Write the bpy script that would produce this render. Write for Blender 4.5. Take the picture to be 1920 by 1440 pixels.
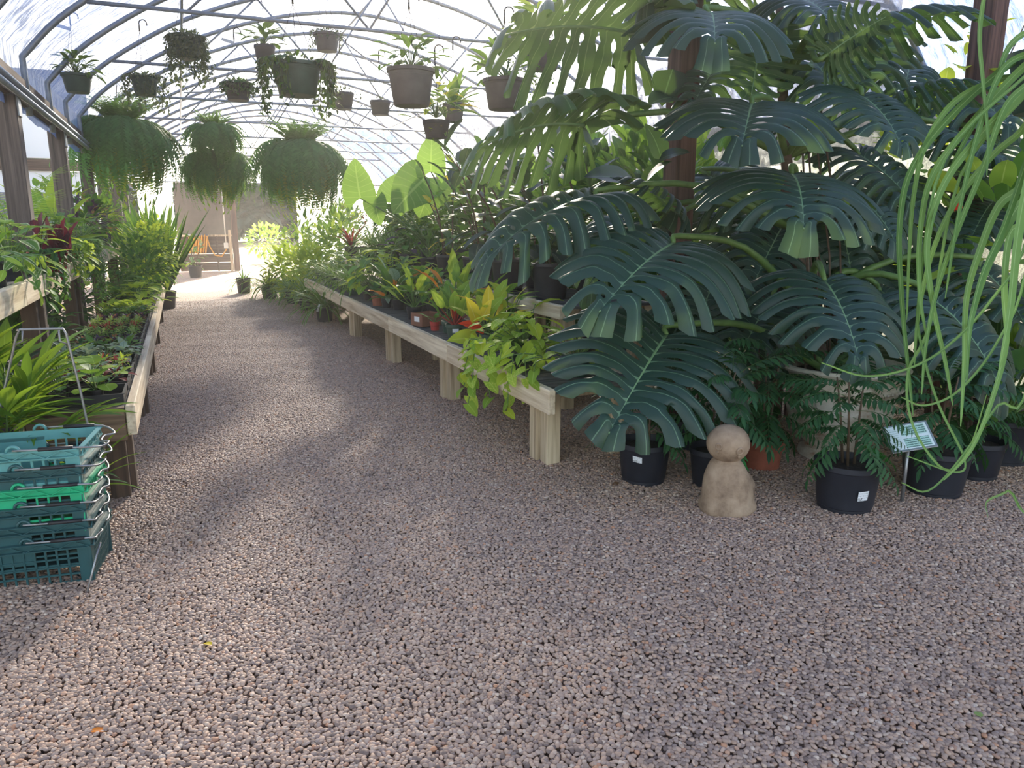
import bpy, math, random
import numpy as np
from mathutils import Vector, Matrix

PI = math.pi
S = bpy.context.scene
for o in list(bpy.data.objects):
    bpy.data.objects.remove(o)

# ---------------------------------------------------------------- camera
FPX, PITCH, YAW, EYE = 1400.0, math.radians(12.3), math.radians(23.5), 1.4
FWD = Vector((math.sin(YAW) * math.cos(PITCH), math.cos(YAW) * math.cos(PITCH), -math.sin(PITCH)))
RIGHT = Vector((math.cos(YAW), -math.sin(YAW), 0))
UP = RIGHT.cross(FWD)
CAM = Vector((0, 0, EYE))
cd = bpy.data.cameras.new('camera')
cd.sensor_width = 36.0
cd.lens = FPX / 1920 * 36.0
cd.clip_end = 400
co = bpy.data.objects.new('camera', cd)
co.matrix_world = Matrix(((RIGHT.x, UP.x, -FWD.x, CAM.x), (RIGHT.y, UP.y, -FWD.y, CAM.y), (RIGHT.z, UP.z, -FWD.z, CAM.z), (0, 0, 0, 1)))
S.collection.objects.link(co)
S.camera = co

# ---------------------------------------------------------------- sky, sun, exposure
SUN_DIR = Vector((0.33, 0.88, 0.33)).normalized()
w = bpy.data.worlds.new('sky')
S.world = w
w.use_nodes = True
wn = w.node_tree.nodes
sky = wn.new('ShaderNodeTexSky')
sky.sky_type = 'NISHITA'
sky.sun_disc = False
sky.sun_elevation = math.asin(SUN_DIR.z)
sky.sun_rotation = math.atan2(SUN_DIR.x, SUN_DIR.y)
sky.air_density = 1.0
sky.dust_density = 2.0
hz = wn.new('ShaderNodeHueSaturation')
hz.inputs['Saturation'].default_value = 0.62
w.node_tree.links.new(sky.outputs[0], hz.inputs['Color'])
w.node_tree.links.new(hz.outputs[0], wn['Background'].inputs[0])
wn['Background'].inputs[1].default_value = 0.25
sl = bpy.data.lights.new('sun', 'SUN')
sl.energy = 16.0
sl.angle = math.radians(3.0)
sl.color = (1.0, 0.86, 0.68)
so = bpy.data.objects.new('sun', sl)
so.rotation_euler = (-SUN_DIR).to_track_quat('-Z', 'Y').to_euler()
so.location = SUN_DIR * 60
S.collection.objects.link(so)
S.view_settings.view_transform = 'Standard'
S.view_settings.look = 'None'
S.view_settings.gamma = 1.0
S.view_settings.use_curve_mapping = False
S.view_settings.exposure = 1.25

# ---------------------------------------------------------------- helpers
def ray(px, py):
    return FWD + RIGHT * ((px - 960) / FPX) - UP * ((py - 720) / FPX)
def at_z(px, py, z):
    d = ray(px, py); return CAM + d * ((z - EYE) / d.z)
def at_d(px, py, depth):
    return CAM + ray(px, py) * depth
def at_x(px, py, x):
    d = ray(px, py); return CAM + d * (x / d.x)
def at_y(px, py, y):
    d = ray(px, py); return CAM + d * (y / d.y)

def link(o):
    S.collection.objects.link(o); return o
def thing(name, label, cat, loc=(0, 0, 0), rz=0.0, group=None):
    o = link(bpy.data.objects.new(name, None))
    o.empty_display_size = 0.05
    o.location = loc; o.rotation_euler = (0, 0, rz)
    o['label'] = label; o['category'] = cat
    if group: o['group'] = group
    return o
def tag(o, label, cat, group=None, kind=None):
    o['label'] = label; o['category'] = cat
    if group: o['group'] = group
    if kind: o['kind'] = kind
    return o
def struct(o, label=None, cat=None):
    o['kind'] = 'structure'
    if label: o['label'] = label
    if cat: o['category'] = cat
    return o

def fast_mesh(name, V, F, UV=None, mat=None, smooth=True):
    """V (n,3); F (m,4) quads or (m,3); UV (n,2) per vertex"""
    V = np.asarray(V, np.float32); F = np.asarray(F, np.int32)
    me = bpy.data.meshes.new(name)
    k = F.shape[1]
    me.vertices.add(len(V)); me.vertices.foreach_set('co', V.ravel())
    me.loops.add(F.size); me.loops.foreach_set('vertex_index', F.ravel())
    me.polygons.add(len(F)); me.polygons.foreach_set('loop_start', np.arange(len(F), dtype=np.int32) * k)
    if UV is not None:
        l = me.uv_layers.new(name='UVMap')
        l.data.foreach_set('uv', np.asarray(UV, np.float32)[F.ravel()].ravel())
    me.update(calc_edges=True)
    me.validate()
    if smooth:
        me.polygons.foreach_set('use_smooth', np.ones(len(me.polygons), bool))
    if mat: me.materials.append(mat)
    return me
def put(name, me, parent=None, M=None, kind=None, label=None):
    o = link(bpy.data.objects.new(name, me))
    if parent is not None: o.parent = parent
    if M is not None: o.matrix_local = M if isinstance(M, Matrix) else Matrix.Translation(M)
    if kind: o['kind'] = kind
    if label: o['label'] = label
    return o

class MB:
    """collects solid shapes; build() links them as one mesh object"""
    def __init__(self):
        self.v = []; self.f = []; self.m = []; self.mi = 0
    def add(self, vs, fs):
        b = len(self.v); self.v += [tuple(x) for x in vs]
        self.f += [tuple(b + i for i in f) for f in fs]; self.m += [self.mi] * len(fs)
        return self
    def box(self, c, s, R=None, taper=1.0):
        pts = []
        for z in (-.5, .5):
            k = taper if z > 0 else 1
            for x, y in ((-.5, -.5), (.5, -.5), (.5, .5), (-.5, .5)):
                p = Vector((x * s[0] * k, y * s[1] * k, z * s[2]))
                if R is not None: p = R @ p
                pts.append(p + Vector(c))
        return self.add(pts, [(3, 2, 1, 0), (4, 5, 6, 7), (0, 1, 5, 4), (1, 2, 6, 5), (2, 3, 7, 6), (3, 0, 4, 7)])
    def bevel_box(self, c, s, b=0.004, R=None):
        hx, hy, hz = s[0] / 2, s[1] / 2, s[2] / 2
        rings = []
        for z, k in ((-hz, b), (-hz + b, 0), (hz - b, 0), (hz, b)):
            x, y = hx - k, hy - k
            q = b if k == 0 else b * .3
            rings.append([(x - q, -y, z), (x, -y + q, z), (x, y - q, z), (x - q, y, z), (-x + q, y, z), (-x, y - q, z), (-x, -y + q, z), (-x + q, -y, z)])
        pts = []
        for r in rings:
            for p in r:
                p = Vector(p)
                if R is not None: p = R @ p
                pts.append(p + Vector(c))
        fs = [tuple(range(7, -1, -1)), tuple(range(24, 32))]
        for k in range(3):
            for i in range(8):
                j = (i + 1) % 8
                fs.append((k * 8 + i, k * 8 + j, k * 8 + 8 + j, k * 8 + 8 + i))
        return self.add(pts, fs)
    def tube(self, pts, r, seg=6, closed=False, cap=True):
        pts = [Vector(p) for p in pts]; n = len(pts)
        rs = r if isinstance(r, (list, tuple)) else [r] * n
        t0 = (pts[1] - pts[0]).normalized()
        nrm = t0.orthogonal().normalized(); V = []
        for i, p in enumerate(pts):
            if closed: t = (pts[(i + 1) % n] - pts[i - 1])
            else: t = (pts[min(i + 1, n - 1)] - pts[max(i - 1, 0)])
            t = t.normalized() if t.length > 1e-9 else t0
            nrm = (nrm - t * nrm.dot(t))
            nrm = nrm.normalized() if nrm.length > 1e-6 else t.orthogonal().normalized()
            bn = t.cross(nrm)
            for k in range(seg):
                a = 2 * PI * k / seg
                V.append(p + (nrm * math.cos(a) + bn * math.sin(a)) * rs[i])
        fs = []
        for i in range(n if closed else n - 1):
            a, b = i * seg, ((i + 1) % n) * seg
            for k in range(seg):
                j = (k + 1) % seg
                fs.append((a + k, a + j, b + j, b + k))
        if cap and not closed:
            fs.append(tuple(range(seg - 1, -1, -1))); fs.append(tuple((n - 1) * seg + k for k in range(seg)))
        return self.add(V, fs)
    def lathe(self, prof, seg=24, c=(0, 0, 0), sx=1, sy=1, fn=None):
        V = []; fs = []
        for i, (r, z) in enumerate(prof):
            for k in range(seg):
                a = 2 * PI * k / seg
                p = Vector((math.cos(a) * r * sx, math.sin(a) * r * sy, z))
                if fn: p = fn(p, a)
                V.append(p + Vector(c))
        for i in range(len(prof) - 1):
            for k in range(seg):
                j = (k + 1) % seg
                fs.append((i * seg + k, i * seg + j, i * seg + seg + j, i * seg + seg + k))
        if prof[0][0] > 1e-6: fs.append(tuple(range(seg - 1, -1, -1)))
        if prof[-1][0] > 1e-6: fs.append(tuple((len(prof) - 1) * seg + k for k in range(seg)))
        return self.add(V, fs)
    def mesh(self, name, mats, smooth=False):
        me = bpy.data.meshes.new(name)
        me.from_pydata(self.v, [], self.f)
        for m in (mats if isinstance(mats, (list, tuple)) else [mats]): me.materials.append(m)
        me.polygons.foreach_set('material_index', self.m)
        if smooth: me.polygons.foreach_set('use_smooth', [True] * len(self.f))
        me.update(); return me
    def build(self, name, mats, parent=None, smooth=False, M=None, kind=None, label=None):
        o = put(name, self.mesh(name, mats, smooth), parent, M, kind, label)
        if smooth == 'auto':
            pass
        return o

def auto_smooth(me, deg=40):
    me.polygons.foreach_set('use_smooth', [True] * len(me.polygons))
    try: me.set_sharp_from_angle(angle=math.radians(deg))
    except Exception: pass
    return me

def orient(pos, d, up=(0, 0, 1), s=1.0, sx=1.0):
    """leaf matrix: +Y along d, +Z near up"""
    y = Vector(d).normalized(); z = Vector(up); z = z - y * z.dot(y)
    z = z.normalized() if z.length > 1e-5 else y.orthogonal().normalized()
    x = y.cross(z)
    sx *= s
    return Matrix(((x.x * sx, y.x * s, z.x * s, pos[0]), (x.y * sx, y.y * s, z.y * s, pos[1]), (x.z * sx, y.z * s, z.z * s, pos[2]), (0, 0, 0, 1)))

# ---------------------------------------------------------------- materials
def lin(c):
    return tuple(((v / 255) / 12.92 if v / 255 <= 0.04045 else ((v / 255 + 0.055) / 1.055) ** 2.4) for v in c) + (1.0,)
def nmat(name):
    m = bpy.data.materials.new(name); m.use_nodes = True
    nt = m.node_tree; return m, nt, nt.nodes, nt.links, nt.nodes['Principled BSDF']
def mathn(nt, op, a, b=None, clamp=False):
    n = nt.nodes.new('ShaderNodeMath'); n.operation = op; n.use_clamp = clamp
    for i, v in enumerate((a, b)):
        if v is None: continue
        if isinstance(v, (int, float)): n.inputs[i].default_value = v
        else: nt.links.new(v, n.inputs[i])
    return n.outputs[0]
def mixc(nt, fac, a, b):
    n = nt.nodes.new('ShaderNodeMix'); n.data_type = 'RGBA'
    for i, v in ((0, fac), (6, a), (7, b)):
        if isinstance(v, (int, float)): n.inputs[i].default_value = v
        elif isinstance(v, tuple): n.inputs[i].default_value = v
        else: nt.links.new(v, n.inputs[i])
    return n.outputs[2]
def noise(nt, scale, detail=3, vec=None, rough=.5):
    n = nt.nodes.new('ShaderNodeTexNoise'); n.inputs['Scale'].default_value = scale
    n.inputs['Detail'].default_value = detail; n.inputs['Roughness'].default_value = rough
    if vec is not None: nt.links.new(vec, n.inputs['Vector'])
    return n
def ramp(nt, fac, stops):
    n = nt.nodes.new('ShaderNodeValToRGB'); e = n.color_ramp.elements
    while len(e) < len(stops): e.new(.5)
    for i, (p, c) in enumerate(stops): e[i].position = p; e[i].color = c
    nt.links.new(fac, n.inputs[0]); return n.outputs[0]
def coords(nt, kind='Object', scale=(1, 1, 1)):
    t = nt.nodes.new('ShaderNodeTexCoord'); m = nt.nodes.new('ShaderNodeMapping')
    m.inputs['Scale'].default_value = scale
    nt.links.new(t.outputs[kind], m.inputs[0]); return m.outputs[0]
def bump(nt, h, bsdf, strength=.3, dist=.01):
    b = nt.nodes.new('ShaderNodeBump'); b.inputs['Strength'].default_value = strength; b.inputs['Distance'].default_value = dist
    nt.links.new(h, b.inputs['Height']); nt.links.new(b.outputs[0], bsdf.inputs['Normal'])

def plain(name, col, rough=.5, metal=0.0, var=.12, nscale=30, bumpy=0.0):
    m, nt, N, L, B = nmat(name)
    c = lin(col); n = noise(nt, nscale, 3, coords(nt))
    d = tuple(v * (1 - var) for v in c[:3]) + (1,); l = tuple(min(1, v * (1 + var)) for v in c[:3]) + (1,)
    L.new(ramp(nt, n.outputs[0], [(.3, d), (.7, l)]), B.inputs['Base Color'])
    B.inputs['Roughness'].default_value = rough; B.inputs['Metallic'].default_value = metal
    if bumpy: bump(nt, n.outputs[0], B, bumpy, .01)
    return m

def wood(name, light, dark, axis='Y', crack=.5, rough=.85, fine=40):
    m, nt, N, L, B = nmat(name)
    sc = {'X': (1.2, fine, fine), 'Y': (fine, 1.2, fine), 'Z': (fine, fine, 1.2)}[axis]
    oi = N.new('ShaderNodeObjectInfo')
    tc = N.new('ShaderNodeTexCoord'); ad = N.new('ShaderNodeVectorMath'); ad.operation = 'ADD'
    L.new(tc.outputs['Object'], ad.inputs[0])
    cb = N.new('ShaderNodeCombineXYZ')
    r = mathn(nt, 'MULTIPLY', oi.outputs['Random'], 9.0)
    for i in range(3): L.new(r, cb.inputs[i])
    L.new(cb.outputs[0], ad.inputs[1])
    mp = N.new('ShaderNodeMapping'); mp.inputs['Scale'].default_value = sc; L.new(ad.outputs[0], mp.inputs[0])
    n1 = noise(nt, 1.0, 5, mp.outputs[0], .6)
    mp2 = N.new('ShaderNodeMapping'); mp2.inputs['Scale'].default_value = tuple(x * .3 for x in sc); L.new(ad.outputs[0], mp2.inputs[0])
    n2 = noise(nt, 1.0, 2, mp2.outputs[0])
    c = ramp(nt, n1.outputs[0], [(.32, lin(dark)), (.46, tuple((a + b) / 2 for a, b in zip(lin(dark), lin(light)))), (.62, lin(light))])
    mot = ramp(nt, n2.outputs[0], [(.3, (.72, .7, .68, 1)), (.7, (1, 1, 1, 1))])
    mu = N.new('ShaderNodeMix'); mu.data_type = 'RGBA'; mu.blend_type = 'MULTIPLY'; mu.inputs[0].default_value = .8
    L.new(c, mu.inputs[6]); L.new(mot, mu.inputs[7]); L.new(mu.outputs[2], B.inputs['Base Color'])
    B.inputs['Roughness'].default_value = rough; bump(nt, n1.outputs[0], B, crack, .006)
    return m

def leafmat(name, a, b, vein=None, trans=None, tfac=.32, rough=.6, rib=.035, spec=.2, edge=None, under=None, veins=0, vs=.5, blotch=None, bscale=14, bth=.5):
    """a,b: two sRGB ends of the leaf's own colour; rib by UV; translucent part for light from behind"""
    m, nt, N, L, B = nmat(name)
    oi = N.new('ShaderNodeObjectInfo'); ge = N.new('ShaderNodeNewGeometry')
    r = mathn(nt, 'FRACT', mathn(nt, 'ADD', oi.outputs['Random'], ge.outputs['Random Per Island']))
    col = mixc(nt, r, lin(a), lin(b))
    tc = N.new('ShaderNodeTexCoord'); sp = N.new('ShaderNodeSeparateXYZ'); L.new(tc.outputs['UV'], sp.inputs[0])
    x = mathn(nt, 'ABSOLUTE', mathn(nt, 'SUBTRACT', sp.outputs[0], .5))
    if blotch:
        nz = noise(nt, bscale, 3, tc.outputs['UV'])
        k = mathn(nt, 'MULTIPLY', mathn(nt, 'SUBTRACT', nz.outputs[0], bth), 9.0, True)
        col = mixc(nt, k, col, lin(blotch))
    if edge:
        k = mathn(nt, 'MULTIPLY', mathn(nt, 'SUBTRACT', x, .36), 14.0, True)
        col = mixc(nt, k, col, lin(edge))
    if veins:
        wv = mathn(nt, 'SINE', mathn(nt, 'MULTIPLY', mathn(nt, 'SUBTRACT', sp.outputs[1], mathn(nt, 'MULTIPLY', x, .35)), veins * 2 * PI))
        k = mathn(nt, 'MULTIPLY', mathn(nt, 'MULTIPLY', mathn(nt, 'SUBTRACT', wv, .82), 6.0, True), vs)
        col = mixc(nt, k, col, lin(vein))
    if vein:
        k = mathn(nt, 'MULTIPLY', mathn(nt, 'SUBTRACT', rib, x), 60.0, True)
        col = mixc(nt, k, col, lin(vein))
    if under:
        col = mixc(nt, ge.outputs['Backfacing'], col, lin(under))
    L.new(col, B.inputs['Base Color'])
    B.inputs['Roughness'].default_value = rough; B.inputs['Specular IOR Level'].default_value = spec
    T = N.new('ShaderNodeBsdfTranslucent')
    tcol = lin(trans) if trans else tuple(min(1, v * 2.2) for v in lin(b)[:3]) + (1,)
    hs = mixc(nt, .35, tcol, col); L.new(hs, T.inputs[0])
    mx = N.new('ShaderNodeMixShader'); mx.inputs[0].default_value = tfac
    L.new(B.outputs[0], mx.inputs[1]); L.new(T.outputs[0], mx.inputs[2])
    L.new(mx.outputs[0], N['Material Output'].inputs['Surface'])
    return m

# ---------------------------------------------------------------- surface materials
M_POST = wood('post_wood', (112, 100, 94), (56, 49, 47), 'Z', .5)
M_POSTR = wood('post_redwood', (120, 92, 80), (62, 46, 42), 'Z', .5)
M_BEAM = wood('beam_wood', (118, 98, 84), (66, 54, 48), 'Y', .4)
M_FASC = wood('fascia_wood', (246, 230, 200), (192, 166, 132), 'Y', .5, fine=26)
M_FASCX = wood('end_board_wood', (160, 134, 108), (88, 70, 56), 'X', .5, fine=26)
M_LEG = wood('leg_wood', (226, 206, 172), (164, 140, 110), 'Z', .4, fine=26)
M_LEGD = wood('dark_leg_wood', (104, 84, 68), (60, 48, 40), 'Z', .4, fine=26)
M_SLAT = wood('deck_slat', (104, 102, 98), (58, 58, 56), 'X', .4, fine=30)
M_PANEL = wood('panel_wood', (104, 84, 72), (60, 48, 42), 'X', .5)
M_STEEL = plain('galvanised_steel', (150, 158, 166), .45, .6, .15, 20)
M_WIRE = plain('grey_wire', (150, 150, 150), .4, .7, .1, 40)
M_DARKWIRE = plain('dark_hook', (46, 44, 44), .5, .0, .1, 40)
M_BLACK = plain('black_nursery_plastic', (38, 40, 48), .48, 0, .18, 12)
M_GREENPOT = plain('dark_green_plastic', (52, 78, 66), .45, 0, .15, 14)
M_GREYPOT = plain('grey_brown_plastic', (92, 88, 86), .5, 0, .12, 14)
M_TERRA = plain('terracotta', (150, 84, 62), .8, 0, .2, 20, .2)
M_REDPOT = plain('red_plastic', (176, 52, 48), .45, 0, .1, 20)
M_SOIL = plain('potting_soil', (52, 42, 36), .95, 0, .5, 60, .8)
M_STEM = plain('green_stem', (92, 122, 62), .5, 0, .2, 20)
M_STEMD = plain('woody_stem', (92, 76, 58), .8, 0, .25, 40)
M_WHITE = plain('white_label', (232, 232, 230), .6, 0, .03, 20)
M_PVC = plain('white_conduit', (214, 210, 200), .5, 0, .05, 10)
M_HOSE = plain('orange_hose', (214, 150, 52), .45, 0, .1, 20)
M_BARK = plain('bark', (96, 80, 66), .9, 0, .3, 30, .6)

def film_mat(name, tr, tl, col, rough=.3, wr=(2, 9, 9)):
    """thin greenhouse poly: part clear, part milky, a little sheen"""
    m, nt, N, L, B = nmat(name)
    N.remove(B)
    a = N.new('ShaderNodeBsdfTransparent'); a.inputs[0].default_value = (.93, .96, 1, 1)
    b = N.new('ShaderNodeBsdfTranslucent'); b.inputs[0].default_value = lin(col)
    g = N.new('ShaderNodeBsdfGlossy'); g.inputs['Roughness'].default_value = rough; g.inputs[0].default_value = (.9, .95, 1, 1)
    df = N.new('ShaderNodeBsdfDiffuse'); df.inputs[0].default_value = lin(col)
    n = noise(nt, 1.0, 5, coords(nt, 'Object', wr), .65)
    bp = N.new('ShaderNodeBump'); bp.inputs['Strength'].default_value = .9; bp.inputs['Distance'].default_value = .06
    L.new(n.outputs[0], bp.inputs['Height'])
    for x in (b, g, df): L.new(bp.outputs[0], x.inputs['Normal'])
    cl = ramp(nt, n.outputs[0], [(.4, (tr * .35,) * 3 + (1,)), (.62, (min(1, tr * 1.75),) * 3 + (1,))])
    m0 = N.new('ShaderNodeMixShader'); m0.inputs[0].default_value = .25; L.new(b.outputs[0], m0.inputs[1]); L.new(df.outputs[0], m0.inputs[2])
    m1 = N.new('ShaderNodeMixShader'); m1.inputs[0].default_value = .12; L.new(m0.outputs[0], m1.inputs[1]); L.new(g.outputs[0], m1.inputs[2])
    m2 = N.new('ShaderNodeMixShader'); L.new(cl, m2.inputs[0]); L.new(m1.outputs[0], m2.inputs[1]); L.new(a.outputs[0], m2.inputs[2])
    L.new(m2.outputs[0], N['Material Output'].inputs['Surface'])
    return m
M_FILM = film_mat('roof_poly', .165, .5, (80, 102, 150), .3, (5, 20, 5))
M_FILMW = film_mat('wall_poly', .4, .5, (204, 208, 214), .4, (6, 3, 3))
M_SIDE = film_mat('side_wall_cloth', .07, .5, (98, 106, 98), .5, (6, 8, 8))
M_NET = film_mat('shade_cloth', .22, .5, (150, 146, 142), .6, (8, 14, 14))

PEB = [(0.0, lin((116, 97, 87))), (.12, lin((150, 127, 113))), (.3, lin((172, 147, 129))), (.45, lin((190, 157, 133))), (.6, lin((162, 141, 129))),
       (.72, lin((200, 171, 149))), (.84, lin((176, 143, 119))), (.92, lin((212, 191, 171))), (.97, lin((192, 139, 103))), (1.0, lin((136, 119, 111)))]
def floor_material():
    m, nt, N, L, B = nmat('packed_gravel')
    v = N.new('ShaderNodeTexVoronoi'); v.inputs['Scale'].default_value = 62; L.new(coords(nt), v.inputs['Vector'])
    sp = N.new('ShaderNodeSeparateColor'); L.new(v.outputs['Color'], sp.inputs[0])
    c = ramp(nt, sp.outputs[0], PEB)
    L.new(c, B.inputs['Base Color'])
    B.inputs['Roughness'].default_value = .8
    h = mathn(nt, 'SUBTRACT', 1.0, v.outputs['Distance'])
    bump(nt, h, B, 1.0, .012)
    return m
M_FLOOR = floor_material()
def pebble_material():
    m, nt, N, L, B = nmat('pebble')
    at = N.new('ShaderNodeAttribute'); at.attribute_type = 'INSTANCER'; at.attribute_name = 'tone'
    c = ramp(nt, at.outputs['Fac'], PEB)
    n = noise(nt, 220, 2, coords(nt)); d = ramp(nt, n.outputs[0], [(.3, (.78, .78, .78, 1)), (.7, (1.08, 1.06, 1.04, 1))])
    mu = N.new('ShaderNodeMix'); mu.data_type = 'RGBA'; mu.blend_type = 'MULTIPLY'; mu.inputs[0].default_value = 1
    L.new(c, mu.inputs[6]); L.new(d, mu.inputs[7]); L.new(mu.outputs[2], B.inputs['Base Color'])
    B.inputs['Roughness'].default_value = .62
    return m
M_PEB = pebble_material()

# ---------------------------------------------------------------- floor and gravel
def plane(name, x0, x1, y0, y1, z, mat, nx=1, ny=1):
    xs = np.linspace(x0, x1, nx + 1); ys = np.linspace(y0, y1, ny + 1)
    V = [(x, y, z) for y in ys for x in xs]
    F = [(j * (nx + 1) + i, j * (nx + 1) + i + 1, (j + 1) * (nx + 1) + i + 1, (j + 1) * (nx + 1) + i) for j in range(ny) for i in range(nx)]
    return put(name, fast_mesh(name, V, F, None, mat, False))
struct(plane('floor', -3, 7.5, -6, 24.5, -0.004, M_FLOOR), 'pinkish grey gravel floor of the greenhouse aisle', 'floor')
M_GROUND = plain('dry_ground', (142, 124, 102), .9, 0, .15, 2)
struct(plane('ground', -70, 70, -40, 110, -0.03, M_GROUND), 'pale dry ground outside the greenhouse', 'ground')

def und(x, y):
    return .006 * np.sin(x * 3.1 + y * 1.7) + .005 * np.sin(x * 7.3 - y * 4.1 + 1) + .004 * np.sin(y * 9.0 + x * 2)
rng = np.random.default_rng(4)
def gravel(name, x0, x1, y0, y1, step, keep):
    gx, gy = np.meshgrid(np.arange(x0, x1, step), np.arange(y0, y1, step))
    p = np.stack([gx.ravel(), gy.ravel()], 1) + rng.uniform(-.5, .5, (gx.size, 2)) * step
    p = p[keep(p[:, 0], p[:, 1])]
    z = .011 + und(p[:, 0], p[:, 1]) * .8 + rng.uniform(-.0025, .0035, len(p))
    me = bpy.data.meshes.new(name)
    me.vertices.add(len(p)); me.vertices.foreach_set('co', np.column_stack([p, z]).astype(np.float32).ravel()); me.update()
    return put(name, me)
def keep_near(x, y):
    c, s = math.cos(YAW), math.sin(YAW)
    f = x * s + y * c; r = x * c - y * s
    return (np.abs(r) < f * .80 + .35) & (f > 1.0) & (((f < 6.8) & (x > -.95)) | ((x > -.45) & (x < 2.0)))
g = gravel('loose_gravel', -1.0, 5.6, .3, 14.5, .0122, keep_near)
tag(g, 'loose rounded pink and grey pebbles covering the aisle floor', 'gravel', kind='stuff')
ng = bpy.data.node_groups.new('pebbles', 'GeometryNodeTree')
ng.interface.new_socket('Geometry', in_out='INPUT', socket_type='NodeSocketGeometry')
ng.interface.new_socket('Geometry', in_out='OUTPUT', socket_type='NodeSocketGeometry')
gi = ng.nodes.new('NodeGroupInput'); go = ng.nodes.new('NodeGroupOutput')
ico = ng.nodes.new('GeometryNodeMeshIcoSphere'); ico.inputs['Radius'].default_value = .5; ico.inputs['Subdivisions'].default_value = 2
ssm = ng.nodes.new('GeometryNodeSetShadeSmooth'); smt = ng.nodes.new('GeometryNodeSetMaterial'); smt.inputs['Material'].default_value = M_PEB
nz = ng.nodes.new('ShaderNodeTexNoise'); nz.inputs['Scale'].default_value = 1.6
sub = ng.nodes.new('ShaderNodeVectorMath'); sub.operation = 'SUBTRACT'; sub.inputs[1].default_value = (.5, .5, .5)
scl = ng.nodes.new('ShaderNodeVectorMath'); scl.operation = 'SCALE'; scl.inputs['Scale'].default_value = .38
setp = ng.nodes.new('GeometryNodeSetPosition')
iop = ng.nodes.new('GeometryNodeInstanceOnPoints')
rr = ng.nodes.new('FunctionNodeRandomValue'); rr.data_type = 'FLOAT_VECTOR'; rr.inputs[0].default_value = (-.35, -.35, 0); rr.inputs[1].default_value = (.35, .35, 6.28)
rs = ng.nodes.new('FunctionNodeRandomValue'); rs.data_type = 'FLOAT_VECTOR'; rs.inputs[0].default_value = (.0135, .0115, .0075); rs.inputs[1].default_value = (.0235, .0185, .0125); rs.inputs['Seed'].default_value = 3
rt = ng.nodes.new('FunctionNodeRandomValue'); rt.data_type = 'FLOAT'; rt.inputs['Seed'].default_value = 8
st = ng.nodes.new('GeometryNodeStoreNamedAttribute'); st.data_type = 'FLOAT'; st.domain = 'INSTANCE'; st.inputs['Name'].default_value = 'tone'
K = ng.links.new
K(ico.outputs[0], setp.inputs['Geometry']); K(nz.outputs['Color'], sub.inputs[0]); K(sub.outputs[0], scl.inputs[0]); K(scl.outputs[0], setp.inputs['Offset'])
K(setp.outputs[0], ssm.inputs[0]); K(ssm.outputs[0], smt.inputs[0]); K(gi.outputs[0], iop.inputs['Points']); K(smt.outputs[0], iop.inputs['Instance'])
K(rr.outputs[0], iop.inputs['Rotation']); K(rs.outputs[0], iop.inputs['Scale']); K(iop.outputs[0], st.inputs['Geometry'])
val = [s for s in rt.outputs if s.enabled][0]
K(val, [s for s in st.inputs if s.name == 'Value' and s.enabled][0]); K(st.outputs[0], go.inputs[0])
md = g.modifiers.new('pebbles', 'NODES'); md.node_group = ng

# ---------------------------------------------------------------- greenhouse frame
def catmull(P, n=6):
    P = [np.array(p, float) for p in P]; out = []
    for i in range(len(P) - 1):
        a = P[i - 1] if i else 2 * P[0] - P[1]; b, c = P[i], P[i + 1]; d = P[i + 2] if i + 2 < len(P) else 2 * P[-1] - P[-2]
        for k in range(n):
            t = k / n
            out.append(.5 * (2 * b + (c - a) * t + (2 * a - 5 * b + 4 * c - d) * t ** 2 + (3 * b - a - 3 * c + d) * t ** 3))
    out.append(P[-1]); return out
half = [(-1.0, 2.63), (-.73, 2.92), (-.3, 3.24), (.26, 3.56), (.97, 3.84), (1.7, 4.03), (2.4, 4.10)]
prof = catmull(half + [(4.8 - x, z) for x, z in half[-2::-1]], 4)
def roof_z(x):
    return float(np.interp(x, [p[0] for p in prof], [p[1] for p in prof]))
HY = [7.11 + 1.2 * k for k in range(-6, 14)]
hoop = MB().tube([(-1.0, 0, 2.2), (-1.0, 0, 2.52)] + [(p[0], 0, p[1]) for p in prof] + [(5.8, 0, 2.52), (5.8, 0, 2.2)], .024, 8).mesh('roof_hoop', M_STEEL, True)
frame = thing('roof_frame', 'galvanised pipe hoops and trusses carrying the clear roof', 'roof frame')
for y in HY: put('roof_hoop', hoop, frame, (0, y, 0))
tie = MB().tube([(-.52, 0, 0), (5.32, 0, 0)], .017, 8).mesh('tie_bar', M_STEEL, True)
web = MB()
xs = [.2, 1.0, 1.7, 2.4, 3.1, 3.8, 4.6]
for i in range(len(xs) - 1):
    a, b = xs[i], xs[i + 1]
    if i % 2 == 0: web.tube([(a, 0, 0), (b, 0, roof_z(b) - 3.07)], .011, 6)
    else: web.tube([(a, 0, roof_z(a) - 3.07), (b, 0, 0)], .011, 6)
webm = web.mesh('truss_web', M_STEEL, True)
for k, y in enumerate(HY):
    if k % 2 == 0:
        t = put('tie_bar', tie, frame, (0, y, 3.07)); put('truss_web', webm, t)
for x in (.2, 2.4, 4.6):
    MB().tube([(x, .7, roof_z(x) - .035), (x, 23, roof_z(x) - .035)], .014, 6).build('purlin', M_STEEL, frame, True)
for a, b in (((.25, 14.3), (2.4, 16.7)), ((2.4, 11.9), (4.55, 14.3)), ((2.4, 9.5), (.25, 7.1))):
    MB().tube([(a[0], a[1], roof_z(a[0]) - .06), (b[0], b[1], roof_z(b[0]) - .06)], .012, 6).build('wind_brace', M_STEEL, frame, True)

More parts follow.
